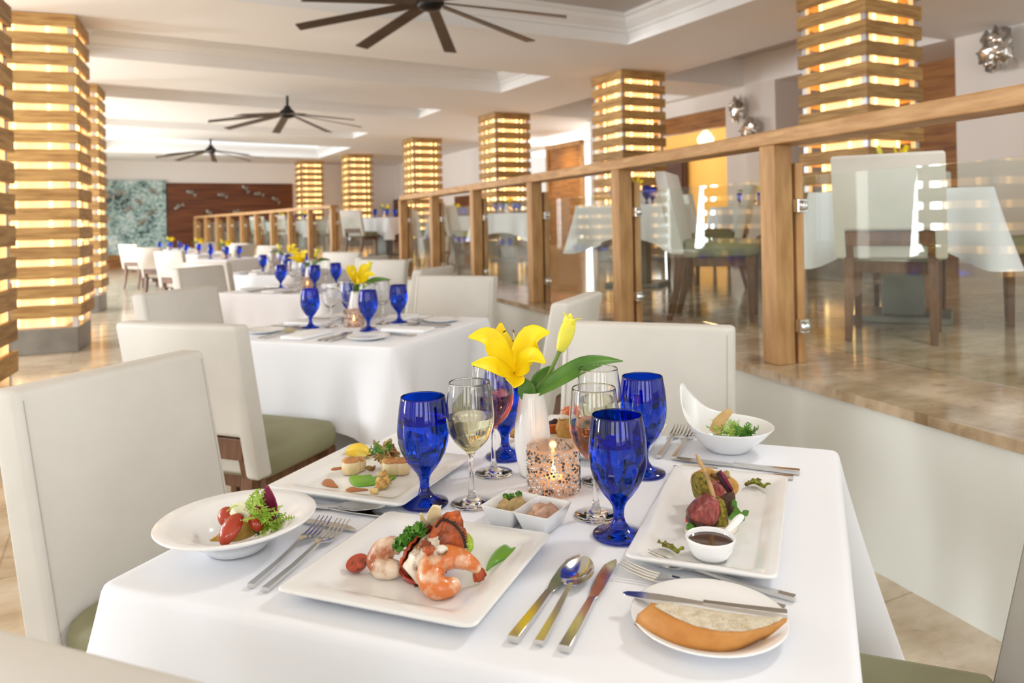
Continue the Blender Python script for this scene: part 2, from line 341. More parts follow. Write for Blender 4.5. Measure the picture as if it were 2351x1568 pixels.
# ---------------------------------------------------------------- the room
GA = 0.4765; GU = Vector((cos(GA), sin(GA), 0)); GV = Vector((-sin(GA), cos(GA), 0))      # the building's grid: across, along
def G(u, v, z=0.0): return GU * u + GV * v + Vector((0, 0, z))
def gbox(mb, u0, u1, v0, v1, z0, z1):
    c = G((u0 + u1) / 2, (v0 + v1) / 2, (z0 + z1) / 2); return mb.box(c, (abs(u1 - u0), abs(v1 - v0), z1 - z0), GA)
PZ = 0.59; CZ = 3.35
posts_near = [(1.60, 1.87), (1.141, 3.24), (0.685, 4.60), (0.20, 5.88), (-0.31, 7.17), (-0.826, 8.45), (-1.35, 9.70)]
posts_far = []
a0 = Vector((-3.1, 13.4)); 
for k in range(10):
    t = k / 9; posts_far.append((-3.1 - 6.2 * t - 0.35 * t * t, 13.4 + 10.4 * t - 0.35 * t))
def offset_line(pts, d):
    out = []
    for i, p in enumerate(pts):
        a = Vector(pts[max(i - 1, 0)]); b = Vector(pts[min(i + 1, len(pts) - 1)]); t = (b - a).normalized(); n = Vector((-t.y, t.x)); q = Vector(p) + n * d; out.append((q.x, q.y))
    return out
edge_near = offset_line([(2.4, -0.5)] + posts_near, 0.17); edge_far = offset_line(posts_far + [(-10.6, 26.0)], 0.17)
edge = edge_near + edge_far
m = Mb(); m.prism([(-30, -6), (14, -6), (14, 40), (-30, 40)], -0.06, 0.0); structure('floor', m, M['floor'])
far_r = [(-10.0, 34), (16, 34), (16, -0.5)]
m = Mb(); m.prism(edge + far_r, PZ - 0.035, PZ); structure('floor_raised', m, M['floor2'])
ins = offset_line(edge, -0.025)
m = Mb(); m.prism(ins + far_r, 0.0, PZ - 0.035); structure('wall_riser', m, M['riser'])
# stairs in the railing's gap
g0 = Vector(edge_near[-1]); g1 = Vector(edge_far[0]); tg = (g1 - g0).normalized(); ng = Vector((-tg.y, tg.x))
m = Mb()
for k in range(3):
    z1 = PZ * (3 - k) / 4; w = 0.3 * (k + 1); m.prism([tuple(g0 + tg * 0.3), tuple(g1 - tg * 0.3), tuple(g1 - tg * 0.3 + ng * w), tuple(g0 + tg * 0.3 + ng * w)], 0.0, z1)
structure('trim_stairs', m, M['floor2'])
# ceiling with coffers
outer = [G(-9.5, -5), G(11.5, -5), G(11.5, 30), G(-9.5, 30)]
def V2(x, y): return Vector((x, y, 0))
coffers = [
    [V2(1.46, 9.4), V2(-3.7, 6.67), V2(-2.2, 3.9), V2(2.95, 6.62)],
    [V2(-0.146, 12.7), V2(-5.26, 9.41), V2(-4.5, 8.12), V2(0.62, 11.38)],
    [V2(-1.86, 15.6), V2(-6.62, 12.24), V2(-6.02, 11.2), V2(-1.29, 14.5)],
    [V2(-3.9, 19.0), V2(-8.6, 15.5), V2(-8.0, 14.45), V2(-3.3, 17.9)],
    [V2(-6.1, 24.4), V2(-11.2, 20.9), V2(-9.65, 17.4), V2(-4.4, 21.2)],
    [G(7.35, 9.44), G(7.35, 5.95), G(9.2, 5.95), G(9.2, 9.44)],
    [G(7.4, 13.5), G(7.4, 10.5), G(9.0, 10.5), G(9.0, 13.5)],
]
bm = bmesh.new(); edges = []
for loop in [outer] + coffers:
    vs = [bm.verts.new((p.x, p.y, CZ)) for p in loop]; edges += [bm.edges.new((vs[i], vs[(i + 1) % 4])) for i in range(4)]
bmesh.ops.triangle_fill(bm, use_beauty=True, use_dissolve=False, edges=edges, normal=(0, 0, -1))
me = bpy.data.meshes.new('ceiling'); bm.to_mesh(me); bm.free(); me.materials.append(M['ceil'])
o = bpy.data.objects.new('ceiling', me); COL.objects.link(o); o['kind'] = 'structure'; o['_o'] = (0.0, 0.0, 0.0)
def inset(loop, d):
    n = len(loop); out = []
    c = sum(loop, Vector()) / n
    for i in range(n):
        p = loop[i]; a = (loop[i - 1] - p).normalized(); b = (loop[(i + 1) % n] - p).normalized()
        s_ = abs(a.cross(b).z); q = p + (a + b) * (d / s_); out.append(q)
    return out
prof = [(0, 0), (0, 0.13), (0.03, 0.135), (0.035, 0.17), (0.07, 0.2), (0.11, 0.24), (0.13, 0.29), (0.16, 0.295), (0.16, 0.34)]
for k, loop in enumerate(coffers):
    plain = k >= 5
    pr = [(0, 0), (0, 0.46)] if plain else prof
    m = Mb(); m.rings([[p + Vector((0, 0, CZ + z)) for p in inset(loop, d)] for d, z in pr])
    structure('trim_%d' % (k + 1), m, M['ceil'] if plain else M['mould'])
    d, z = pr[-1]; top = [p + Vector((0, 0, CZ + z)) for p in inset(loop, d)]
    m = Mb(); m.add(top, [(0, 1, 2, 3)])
    if k == 4: structure('coffer_glazing', m, M['winglass'])  # glazed opening added here so the coffer reads bright
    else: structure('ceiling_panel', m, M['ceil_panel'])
# the far wall
FN = Vector((0.57, -1, 0)).normalized(); F0 = Vector((-11.9, 24.0, 0)); FT = Vector((1, 0.57, 0)).normalized()
def FWp(x, y, off=0.0): return PP(x, y, F0 + FN * off, FN)
fa = math.atan2(FT.y, FT.x)
def fbox(mb, x0, x1, z0, z1, d0, d1):                  # along the far wall from sight line x0 to x1, between heights, d0..d1 in front of it
    a = FWp(x0, 520); b = FWp(x1, 520); a.z = b.z = 0; c = (a + b) / 2 + FN * (d0 + d1) / 2; c.z = (z0 + z1) / 2
    return mb.box(c, ((b - a).length, d1 - d0, z1 - z0), fa)
def fz(x, y): return FWp(x, y).z
m = Mb(); c = F0 + FT * 4 - FN * 0.1; m.box((c.x, c.y, 1.9), (26, 0.2, 3.9), fa); structure('wall_far', m, M['white'])
m = Mb(); fbox(m, 236, 356, 0.0, 0.42, 0.0, 0.12); structure('baseboard_far', m, M['plank'])
# the right wall: piers, openings
m = Mb(); gbox(m, 9.2, 10.6, 1.0, 5.86, PZ, CZ); structure('wall_right', m, M['white'])
m = Mb(); gbox(m, 10.3, 10.6, 5.86, 8.76, PZ, CZ); structure('wall_recess', m, M['plank'])
m = Mb(); gbox(m, 9.2, 10.6, 8.76, 9.86, PZ, CZ); structure('wall_pier', m, M['white'])
m = Mb(); gbox(m, 9.2, 9.6, 13.2, 14.05, PZ, CZ); structure('wall_pier', m, M['white'])
m = Mb(); gbox(m, 9.2, 9.5, 9.86, 13.2, 3.08, CZ); structure('trim_header', m, M['white'])
m = Mb(); gbox(m, 9.3, 9.45, 9.86, 13.2, 2.78, 3.08); structure('trim_lintel', m, M['plank'])
m = Mb(); gbox(m, 12.6, 12.8, 8.6, 17.5, PZ, CZ); structure('wall_bar', m, mat('warm_wall_paint', (228, 178, 92), 0.7))
m = Mb(); gbox(m, 9.2, 9.6, 18.1, 30.0, PZ, CZ); structure('wall_right_far', m, M['white'])
m = Mb(); gbox(m, 9.1, 9.2, 19.6, 21.4, PZ, 2.0); gbox(m, 9.1, 9.2, 24.0, 28.0, PZ, 2.1); structure('trim_panelling', m, M['plank_red'])
# window wall on the other side and behind
def pier_wall(name, p0, p1, n, sill, head, wpier, mt):
    p0 = Vector(p0); p1 = Vector(p1); d = p1 - p0; t = d.normalized(); a = math.atan2(t.y, t.x); L = d.length
    mb = Mb()
    for k in range(n + 1):
        c = p0 + d * k / n; mb.box((c.x, c.y, CZ / 2), (wpier, 0.3, CZ), a)
    c = (p0 + p1) / 2; mb.box((c.x, c.y, sill / 2), (L, 0.24, sill), a); mb.box((c.x, c.y, (CZ + head) / 2), (L, 0.24, CZ - head), a)
    structure(name, mb, mt)
pier_wall('wall_left', (-13.9, 22.6), (-7.0, -3.6), 8, 0.35, 2.95, 0.7, M['white'])
pier_wall('wall_back', (-7.0, -3.6), (4.6, -3.6), 6, 0.5, 2.9, 0.6, M['white'])

# ---------------------------------------------------------------- lantern columns of lit pine slats
def make_column(zb, label):
    t = thing('lantern_column', label, 'column', kind='thing', group=None)
    S = 0.78; h = S / 2
    m = Mb(); m.box((0, 0, zb + 0.125), (S - 0.06, S - 0.06, 0.25)); obj('base', m, M['grey_stone'], t, bevel=0.008)
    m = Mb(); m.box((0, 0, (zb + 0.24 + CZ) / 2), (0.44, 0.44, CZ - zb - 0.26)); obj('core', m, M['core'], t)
    for sx in (-1, 1):
        for sy in (-1, 1):
            m = Mb(); m.box((sx * (h - 0.055), sy * (h - 0.055), (zb + 0.24 + CZ) / 2), (0.05, 0.05, CZ - zb - 0.26)); obj('corner_post', m, M['alu'], t)
    for k in range(4):
        for px_, r in ((-0.17, 0.016), (0.13, 0.016)):
            a = k * pi / 2; p = Matrix.Rotation(a, 3, 'Z') @ Vector((px_, -(h - 0.085), 0))
            m = Mb(); m.tube([(p.x, p.y, zb + 0.27), (p.x, p.y, CZ - 0.02)], r, 8); obj('lamp_tube', m, M['tube'], t)
    z = CZ - 0.130; 
    while z > zb + 0.2:
        m = Mb()
        for k in range(4):
            a = k * pi / 2; R = Matrix.Rotation(a, 3, 'Z'); c = R @ Vector((0, -(h - 0.0125), z + 0.063)); ln = S - (0.0502 if k % 2 else 0)
            m.box(c, (ln, 0.025, 0.126), a)
        obj('slat', m, M['slat'], t)
        z -= 0.191
    return t
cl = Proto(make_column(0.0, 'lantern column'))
def corner(x, d, sx, sy, a, s=0.78):          # the column whose corner (sx, sy) stands on sight line x at depth d
    p = PD(x, 0, d); p = PD(x, CY, d); R = Matrix.Rotation(a, 3, 'Z'); c = Vector((p.x, p.y, 0)) - R @ Vector((sx * s / 2, sy * s / 2, 0)); return (c.x, c.y, 0)
cl.place(corner(36, 4.7, 1, 1, 0.33), 0.33, 'lit pine slat column cut off by the edge of the picture, beside the front chairs')
cl.place(corner(182, 7.6, 1, -1, 0.35), 0.35, 'lit pine slat column on the floor with its grey stone base showing, wholly in view')
cl.place(corner(229, 11.2, 1, -1, 0.35), 0.35, 'narrow-looking lit pine slat column half hidden behind the bigger one on the floor')
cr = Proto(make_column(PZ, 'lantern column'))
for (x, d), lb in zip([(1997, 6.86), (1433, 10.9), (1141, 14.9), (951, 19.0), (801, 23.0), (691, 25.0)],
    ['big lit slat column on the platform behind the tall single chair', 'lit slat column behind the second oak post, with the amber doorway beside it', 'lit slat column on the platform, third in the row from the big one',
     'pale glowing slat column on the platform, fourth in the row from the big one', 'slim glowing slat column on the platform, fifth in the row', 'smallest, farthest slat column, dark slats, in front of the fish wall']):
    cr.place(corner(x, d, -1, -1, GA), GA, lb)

# ---------------------------------------------------------------- glass railing
def make_post():
    t = thing('railing_post', 'post', 'railing post')
    m = Mb(); m.box((-0.028, 0, 0.4575), (0.088, 0.10, 0.915)); obj('upright', m, M['oak'], t, bevel=0.004)
    m = Mb(); m.box((0.055, 0, 0.42), (0.04, 0.09, 0.84)); obj('rear_strip', m, M['oak'], t, bevel=0.003)
    for s in (-1, 1):
        for z in (0.16, 0.66):
            m = Mb(); m.box((0.038, s * 0.065, z), (0.042, 0.04, 0.055)); m.lathe([(0, 0.0), (0.02, 0.0), (0.024, 0.006), (0.012, 0.014), (0, 0.016)], 16, (0, 0, 0))
            n = len(m.v) - (2 + 3 * 16)
            for i in range(n, len(m.v)):
                x, y, zz = m.v[i]; m.v[i] = (0.038 + x, s * (0.085 + zz), z + y)
            obj('clamp', m, M['chrome'], t, bevel=0.003)
    return t
pp = Proto(make_post())
def seg_angle(pts, i):
    a = Vector(pts[max(i - 1, 0)]); b = Vector(pts[min(i + 1, len(pts) - 1)]); d = b - a; return math.atan2(d.y, d.x) - pi / 2
names_near = ['oak railing post just outside the picture edge', 'nearest full oak railing post, chrome clamps, beside the glass by the tall chair', 'second oak railing post, behind the far chair of the front table', 'third oak railing post counting from the nearest one', 'fourth oak railing post counting from the nearest one', 'fifth oak railing post, one before the stair gap', 'last oak railing post of the near section, at the stair gap']
for i, p in enumerate(posts_near): pp.place((p[0], p[1], PZ), seg_angle(posts_near, i), names_near[i])
ordn = ['first', 'second', 'third', 'fourth', 'fifth', 'sixth', 'seventh', 'eighth', 'ninth', 'tenth']
for i, p in enumerate(posts_far): pp.place((p[0], p[1], PZ), seg_angle(posts_far, i), '%s oak post of the far railing, counted from the stair gap' % ordn[i])
def handrail(pts, label):
    rows = []
    for i, p in enumerate(pts):
        a = Vector(pts[max(i - 1, 0)]); b = Vector(pts[min(i + 1, len(pts) - 1)]); t = (b - a).normalized(); n = Vector((-t.y, t.x, 0))
        q = Vector((p[0], p[1], PZ + 0.915)); rows.append([q + n * 0.075, q - n * 0.075, q - n * 0.075 + Vector((0, 0, 0.06)), q + n * 0.075 + Vector((0, 0, 0.06))])
    m = Mb(); m.rings(rows, True, True); tag(obj('handrail', m, M['oak_rail'], bevel=0.006), label, 'handrail')
handrail([(2.35, -0.35)] + posts_near, 'near oak handrail running along the top of the glass railing')
handrail(posts_far, 'far oak handrail, beyond the stair gap, running to the fish wall')
def panel(a, b, label):
    a = Vector(a); b = Vector(b); d = (b - a); L = d.length; t = d / L; an = math.atan2(t.y, t.x); c = (a + b) / 2; n = Vector((t.y, -t.x)); c = c + n * 0.038
    m = Mb(); m.box((c.x, c.y, PZ + 0.09 + 0.345), (L - 0.19, 0.012, 0.69), an); tag(obj('glass_panel', m, M['railglass']), label, 'glass panel', 'clear railing panes')
pn = [(2.06, 0.5)] + posts_near
for i in range(len(pn) - 1): panel(pn[i], pn[i + 1], ['clear railing pane outside the picture edge', 'large clear railing pane at the picture edge in front of the tall chair'][i] if i < 2 else '%s clear railing pane of the near section after the large one' % ordn[i - 2])
for i in range(9): panel(posts_far[i], posts_far[i + 1], '%s clear pane of the far railing, counted from the stair gap' % ordn[i])

# ---------------------------------------------------------------- ceiling fans
def make_fan():
    t = thing('ceiling_fan', 'fan', 'ceiling fan')
    m = Mb(); m.tube([(0, 0, 0.1), (0, 0, 1.0)], 0.022, 10); obj('downrod', m, M['fan_hub'], t, smooth=True)
    m = Mb(); m.lathe([(0, -0.07), (0.05, -0.068), (0.10, -0.05), (0.125, -0.02), (0.125, 0.03), (0.10, 0.06), (0.06, 0.09), (0.05, 0.13), (0, 0.13)], 32); obj('motor_hub', m, M['fan_hub'], t, smooth=True)
    for k in range(8):
        a = k * pi / 4; R = Matrix.Rotation(a, 3, 'Z'); rows = []
        for s in range(9):
            r = 0.10 + 1.12 * s / 8; w = 0.055 + 0.012 * (s / 8); z = 0.0 - (r - 0.1) * 0.15; tw = 0.22 - 0.1 * s / 8
            rows.append([R @ Vector((r, sg * w, z + sg * w * tw + e)) for sg, e in ((-1, 0.006), (1, 0.006), (1, -0.006), (-1, -0.006))])
        m = Mb(); m.rings(rows, True, True); obj('blade', m, M['fan'], t)
    return t
pf = Proto(make_fan())
pf.place(tuple(PD(988, 8, 6.9)), 0.72, 'largest ceiling fan, hub cut by the top of the picture')
pf.place(tuple(PD(660, 262, 12.6)), 0.45, 'middle ceiling fan between the other two')
pf.place(tuple(PD(484, 346, 18.5)), 0.30, 'smallest ceiling fan, farthest away, before the bright coffer')

# ---------------------------------------------------------------- far wall decoration
def mosaic_mat():
    m, nt, b = newmat('teal_mosaic'); N = nt.nodes; L = nt.links
    tc = N.new('ShaderNodeTexCoord'); v = N.new('ShaderNodeTexVoronoi'); v.inputs['Scale'].default_value = 16; L.new(tc.outputs['Object'], v.inputs['Vector'])
    n = N.new('ShaderNodeTexNoise'); n.inputs['Scale'].default_value = 1.1; n.inputs['Detail'].default_value = 5; n.inputs['Distortion'].default_value = 1.2; L.new(tc.outputs['Object'], n.inputs['Vector'])
    a = N.new('ShaderNodeMath'); a.operation = 'MULTIPLY_ADD'; a.inputs[1].default_value = 0.28; sp = N.new('ShaderNodeSeparateColor'); L.new(v.outputs['Color'], sp.inputs[0]); L.new(sp.outputs[0], a.inputs[0]); L.new(n.outputs[0], a.inputs[2])
    r = N.new('ShaderNodeValToRGB'); e = r.color_ramp.elements; e[0].position = 0.40; e[0].color = (*srgb((34, 46, 46)), 1); e[1].position = 0.9; e[1].color = (*srgb((224, 234, 232)), 1)
    for p, c in ((0.49, (104, 132, 130)), (0.64, (158, 184, 180))): k = e.new(p); k.color = (*srgb(c), 1)
    L.new(a.outputs[0], r.inputs[0]); L.new(r.outputs[0], b.inputs['Base Color']); b.inputs['Roughness'].default_value = 0.25
    return m
m = Mb(); fbox(m, 222, 382, fz(300, 585), fz(300, 414), 0.012, 0.12); tag(obj('mosaic_panel', m, mosaic_mat(), bevel=0.02), 'teal and silver shimmering mosaic panel on the far wall', 'wall art')
m = Mb(); fbox(m, 383, 672, PZ, fz(500, 421), 0.0, 0.06); tag(obj('wood_panelling', m, M['plank_red']), 'long red-brown wood panelling band on the far wall', 'wall panel')
def make_fish():
    t = thing('fish_sculpture', 'fish', 'wall sculpture')
    m = Mb(); rows = []
    for i in range(13):
        s = i / 12; h = 0.075 * (sin(pi * s ** 0.75) ** 0.8 if 0 < s < 1 else 0) + 0.008; x = -0.22 + 0.36 * s
        rows.append([Vector((x, -0.03 + 0.035 * cos(a) * (h / 0.08), h * sin(a))) for a in [2 * pi * k / 14 for k in range(14)]])
    m.rings(rows, True, True); obj('fish_body', m, M['fish'], t, smooth=True)
    m = Mb(); m.grid([[Vector((0.13, -0.03, 0.02)), Vector((0.13, -0.03, -0.02))], [Vector((0.24, -0.035, 0.10)), Vector((0.24, -0.035, -0.10))]]); obj('tail_fin', m, M['fish'], t, solid=0.008)
    m = Mb(); m.grid([[Vector((-0.06, -0.03, 0.06)), Vector((-0.02, -0.03, 0.13))], [Vector((0.07, -0.03, 0.05)), Vector((0.09, -0.03, 0.10))]]); obj('dorsal_fin', m, M['fish'], t, solid=0.008)
    return t
pfish = Proto(make_fish())
fishes = [(438, 443, 0.5, 'topmost of those beside the mosaic'), (510, 449, 0.3, 'between two others high on the panelling'), (563, 433, 0.9, 'highest of all on the wood panelling'), (594, 446, 0.2, 'just right of the highest one'), (633, 459, 0.7, 'nearest the farthest lit column'), (410, 475, -0.5, 'bright one low beside the mosaic edge'), (481, 490, 0.9, 'low one just above the far handrail'), (545, 487, 0.1, 'lowest one in the middle of the panelling')]
for x, y, r, lb in fishes: p = FWp(x, y, 0.075); pfish.place(tuple(p), fa, 'small silver fish sculpture on red-brown panelling, ' + lb, rot=(0, r, fa), scale=0.72)
pdark = [(248, 452, 0.1), (275, 442, 0.2), (318, 463, 0.4), (350, 440, 0.6), (295, 480, -0.4), (345, 488, -0.5), (325, 510, -0.6), (240, 500, 0.3)]
for i, (x, y, r) in enumerate(pdark):
    p = FWp(x, y, 0.15); f = pfish.place(tuple(p), fa, 'silver fish sculpture on the teal mosaic, %s' % ['at the edge, half behind the column', 'upper one beside the edge', 'in the middle of the top half', 'in the top corner by the wood panelling', 'in the centre', 'at mid height near the panelling', 'lowest of them', 'low at the edge by the column'][i], rot=(0, r, fa), scale=0.72)
# silver shell sculptures on the white piers
def make_shell(seed):
    t = thing('shell_sculpture', 'shell', 'wall sculpture')
    m = Mb(); rnd = random.Random(seed)
    m.blob((0, 0, 0.03), (0.15, 0.09, 0.19), 3, 0.5, 60, seed)
    obj('shell_body', m, M['silver'], t, smooth=True)
    for k in range(4):
        a = rnd.uniform(0, 6.28); m = Mb(); m.blob((0.08 * cos(a), -0.06, 0.02 + 0.13 * sin(a)), (0.05, 0.05, 0.05), 2, 0.3, 60, seed + k + 1); obj('knob', m, M['silver'], t, smooth=True)
    return t
Nu = -GU
for x, y, sc, lb, sd in [(1692, 256, 0.95, 'upper of the two crumpled silver sculptures on the white pier', 3), (1722, 302, 0.95, 'lower of the two crumpled silver sculptures on the white pier', 5), (2286, 122, 1.15, 'dark silver crumpled sculpture on the white wall beside the big column', 8)]:
    p = PP(x, y, G(9.04 if sd < 8 else 9.0, 0), GU); s = make_shell(sd); s.location = p; s.rotation_euler = (0, 0, GA - pi / 2); s.scale = (sc,) * 3; s['label'] = lb
# bar room beyond the opening: dark door, pendant lamp, flowers
t = thing('bar_doorway', 'dark wooden double door in the amber room past the pier', 'door', G(12.5, 15.5, PZ), GA - pi / 2, kind='thing')
m = Mb(); m.box((0, 0, 1.1), (1.4, 0.08, 2.2)); obj('door_frame', m, M['dark_wood'], t)
for s in (-1, 1): m = Mb(); m.box((s * 0.32, -0.05, 1.05), (0.6, 0.05, 2.0)); obj('door_leaf', m, M['dark_wood'], t, bevel=0.01)
t = thing('pendant_lamp', 'glowing faceted glass pendant lamp hanging in the amber room', 'lamp', PD(1620, 318, 15.2))
m = Mb(); m.lathe([(0.0, -0.17), (0.1, -0.16), (0.16, -0.08), (0.17, 0.0), (0.11, 0.09), (0.05, 0.15), (0.03, 0.19), (0, 0.19)], 10); obj('lamp_shade', m, emit('pendant_glow', (1.0, 0.78, 0.5), 3.5), t)
m = Mb(); m.tube([(0, 0, 0.19), (0, 0, 0.85)], 0.008, 6); obj('cord', m, M['dark_wood'], t)
pl = bpy.data.lights.new('pendant_light', 'POINT'); pl.energy = 22; pl.color = (1, 0.72, 0.4); pl.shadow_soft_size = 0.2; po = bpy.data.objects.new('pendant_light', pl); COL.objects.link(po); po.location = PD(1625, 330, 15.0) + Vector((0, 0, -0.35))
pl = bpy.data.lights.new('bar_light', 'POINT'); pl.energy = 34; pl.color = (1, 0.74, 0.42); pl.shadow_soft_size = 0.3; po = bpy.data.objects.new('bar_light', pl); COL.objects.link(po); po.location = G(11.2, 13.6, 2.7)
# framed wood screen standing in the window bay
t = thing('wood_screen', 'tall framed wooden screen in the bright bay behind the second big column', 'screen', G(10.0, 16.4, PZ), GA - pi / 2)
m = Mb(); m.box((0, 0, 1.25), (1.7, 0.05, 2.5)); obj('screen_panel', m, M['plank'], t)
for s in (-1, 1): m = Mb(); m.box((s * 0.82, -0.03, 1.27), (0.1, 0.08, 2.54)); obj('side_frame', m, M['oak'], t)
m = Mb(); m.box((0, -0.03, 2.5), (1.74, 0.08, 0.12)); obj('top_frame', m, M['oak'], t)
sl = bpy.data.lights.new('screen_fill_spot', 'SPOT'); sl.energy = 160; sl.color = (1, .82, .6); sl.spot_size = 1.5; sl.spot_blend = .8; sl.shadow_soft_size = .1; so = bpy.data.objects.new('screen_fill_spot', sl); COL.objects.link(so); so.location = G(9.0, 16.0, 3.3); so.rotation_euler = (G(10.0, 16.2, 1.9) - G(9.0, 16.0, 3.3)).to_track_quat('-Z', 'Y').to_euler()  # warm spot added to lift the screen out of shade
# ---------------------------------------------------------------- furniture
TA = -0.3768
class Frame:
    def __init__(s, x, y, a, z=0.0):
        s.c = Vector((x, y, z)); s.a = a; s.u = Vector((cos(a), sin(a), 0)); s.v = Vector((-sin(a), cos(a), 0))
    def at(s, u, v, z=0.75): return s.c + s.u * (u - 0.45) + s.v * (v - 0.45) + Vector((0, 0, z))
def make_chair():
    t = thing('dining_chair', 'chair', 'chair')
    def yr(z): return -(z - 0.40) * 0.2
    m = Mb(); T = 0.07; poly = [(-0.245, 0.40), (-0.195, 0.40), (-0.195, 0.54), (0.195, 0.54), (0.195, 0.40), (0.245, 0.40), (0.245, 0.905), (-0.245, 0.905)]
    vs = [(x, yr(z) - T / 2, z) for x, z in poly] + [(x, yr(z) + T / 2, z) for x, z in (poly[0], poly[5], poly[6], poly[7])] + [(x, yr(z) + 0.002, z) for x, z in poly[1:5]]
    m.add(vs, [(0, 1, 2, 7), (2, 3, 6, 7), (3, 4, 5, 6), (8, 9, 10, 11), (0, 7, 11, 8), (5, 9, 10, 6), (7, 6, 10, 11), (2, 3, 14, 13), (12, 13, 14, 15), (1, 2, 13, 12), (3, 4, 15, 14), (8, 9, 5, 4, 15, 12, 1, 0)])
    b = obj('backrest', m, M['cream'], t, bevel=0.014, seg=3, smooth=True, recalc=True)
    for sx in (-1, 1):
        for sy in (1,):
            m = Mb(); pts = [Vector((sx * 0.228, yr(z) + sy * (T / 2 + 0.0005), z)) for z in (0.41, 0.6, 0.75, 0.885)]; m.tube(pts, 0.0009, 6); obj('seam', m, M['seam'], b)
    m = Mb(); rows = []
    for k, (g, z) in enumerate([(0.012, 0.385), (0.0, 0.40), (0.0, 0.45), (0.010, 0.472), (0.035, 0.482), (0.12, 0.487)]):
        x0, x1, y0, y1 = -0.225 + g, 0.225 - g, 0.035, 0.445 - g; r = 0.05; ring = []
        for cx, cy, a0, rr in ((x1, y1, 0, r), (x0, y1, pi / 2, r), (x0, y0, pi, 0.006), (x1, y0, 3 * pi / 2, 0.006)):
            sx = -1 if cx > 0 else 1; sy = -1 if cy > 0.2 else 1
            for j in range(6): w = a0 + pi / 2 * j / 5; ring.append(Vector((cx + sx * rr + rr * cos(w), cy + sy * rr + rr * sin(w), z)))
        rows.append(ring)
    m.rings(rows, True, True); obj('seat', m, M['olive'], t, auto=50)
    m = Mb(); m.box((0, yr(0.5) - 0.018, 0.50), (0.388, 0.03, 0.07)); obj('back_rail', m, M['walnut'], t, bevel=0.004)
    m = Mb(); m.box((0, 0.25, 0.355), (0.36, 0.34, 0.06)); obj('seat_frame', m, M['walnut'], t, bevel=0.004)
    for sx in (-1, 1):
        m = Mb(); m.rings([[Vector((sx * 0.185 + dx * w, y + dy * w, z)) for dx, dy in ((-1, -1), (1, -1), (1, 1), (-1, 1))] for z, y, w in ((0, -0.07, 0.016), (0.2, -0.02, 0.02), (0.40, 0.0, 0.022), (0.53, -0.03, 0.022))], True, True); obj('leg', m, M['walnut'], t, bevel=0.003)
        m = Mb(); m.rings([[Vector((sx * 0.19 + dx * w, 0.41 + dy * w, z)) for dx, dy in ((-1, -1), (1, -1), (1, 1), (-1, 1))] for z, w in ((0, 0.015), (0.385, 0.022))], True, True); obj('leg', m, M['walnut'], t, bevel=0.003)
    return t
chair = Proto(make_chair())
def make_table():
    t = thing('dining_table', 'table', 'table')
    m = Mb(); m.box((0, 0, 0.728), (0.88, 0.88, 0.036)); obj('tabletop', m, M['dark_wood'], t, bevel=0.004)
    m = Mb(); m.box((0, 0, 0.37), (0.22, 0.22, 0.68)); obj('pedestal', m, M['grey_stone'], t, bevel=0.006)
    m = Mb(); m.box((0, 0, 0.0175), (0.5, 0.5, 0.035)); obj('foot_plate', m, M['grey_stone'], t, bevel=0.006)
    return t
table = Proto(make_table())
def cloth_mesh(seed, a=0.447, drop=0.30, cdrop=0.43, tuck={}):
    rnd = random.Random(seed); base = []; r = 0.011
    for q in range(4):
        R = Matrix.Rotation(q * pi / 2, 3, 'Z')
        for k in range(38):
            y = -a + r + (2 * a - 2 * r) * (k + 0.5) / 38; base.append((R @ Vector((a, y, 0)), R @ Vector((1, 0, 0)), min(a - abs(y), a), math.exp(-((y - tuck[q]) / 0.29) ** 8) if q in tuck else 0.0))
        for k in range(1, 6):
            w = pi / 2 * k / 6; base.append((R @ Vector((a - r + r * cos(w), a - r + r * sin(w), 0)), R @ Vector((cos(w), sin(w), 0)), 0.0, 0.0))
    ph = [rnd.uniform(0, 6.28) for _ in range(4)]; N = len(base); rows = []
    for f in (0.0, 0.3, 0.6, 0.85, 0.97, 0.99):
        rows.append([p * f + Vector((0, 0, 0.0)) for p, n, d, tk in base])
    rows[0] = [p * 0.02 for p, n, d, tk in base]
    for dz, off in ((0.001, 0.0), (0.004, 0.004), (0.010, 0.007)): rows.append([p + n * off - Vector((0, 0, dz)) for p, n, d, tk in base])
    K = 12
    for k in range(1, K + 1):
        t = k / K; row = []
        for i, (p, n, d, tk) in enumerate(base):
            c = math.exp(-(d / 0.10) ** 2); c2 = math.exp(-(d / 0.2) ** 2); s = i / N * 2 * pi
            h = drop + (cdrop - drop) * c2; h = h * (1 - tk) + 0.253 * tk
            off = 0.008 + 0.008 * t + 0.115 * c * t ** 1.15 + t * (0.006 * sin(9 * s + ph[0]) + 0.004 * sin(17 * s + ph[1])) * (1 - c) - 0.035 * t * math.exp(-((d - 0.17) / 0.06) ** 2)
            row.append(p + n * off - Vector((0, 0, 0.010 + (h - 0.010) * t)))
        rows.append(row)
    m = Mb(); m.rings(rows, True, False)
    for i, v in enumerate(m.v): m.v[i] = (v[0], v[1], v[2] + 0.75)
    return m
front_cloth = obj('tablecloth', cloth_mesh(7, tuck={0: 0.02, 3: 0.0}), M['cloth'], None, smooth=True); tag(front_cloth, 'white cloth draped over the front table', 'tablecloth')
cloth_o = obj('tablecloth', cloth_mesh(1), M['cloth'], None, smooth=True); tag(cloth_o, 'cloth', 'tablecloth')
cloth2_o = None
clothp = Proto(cloth_o)

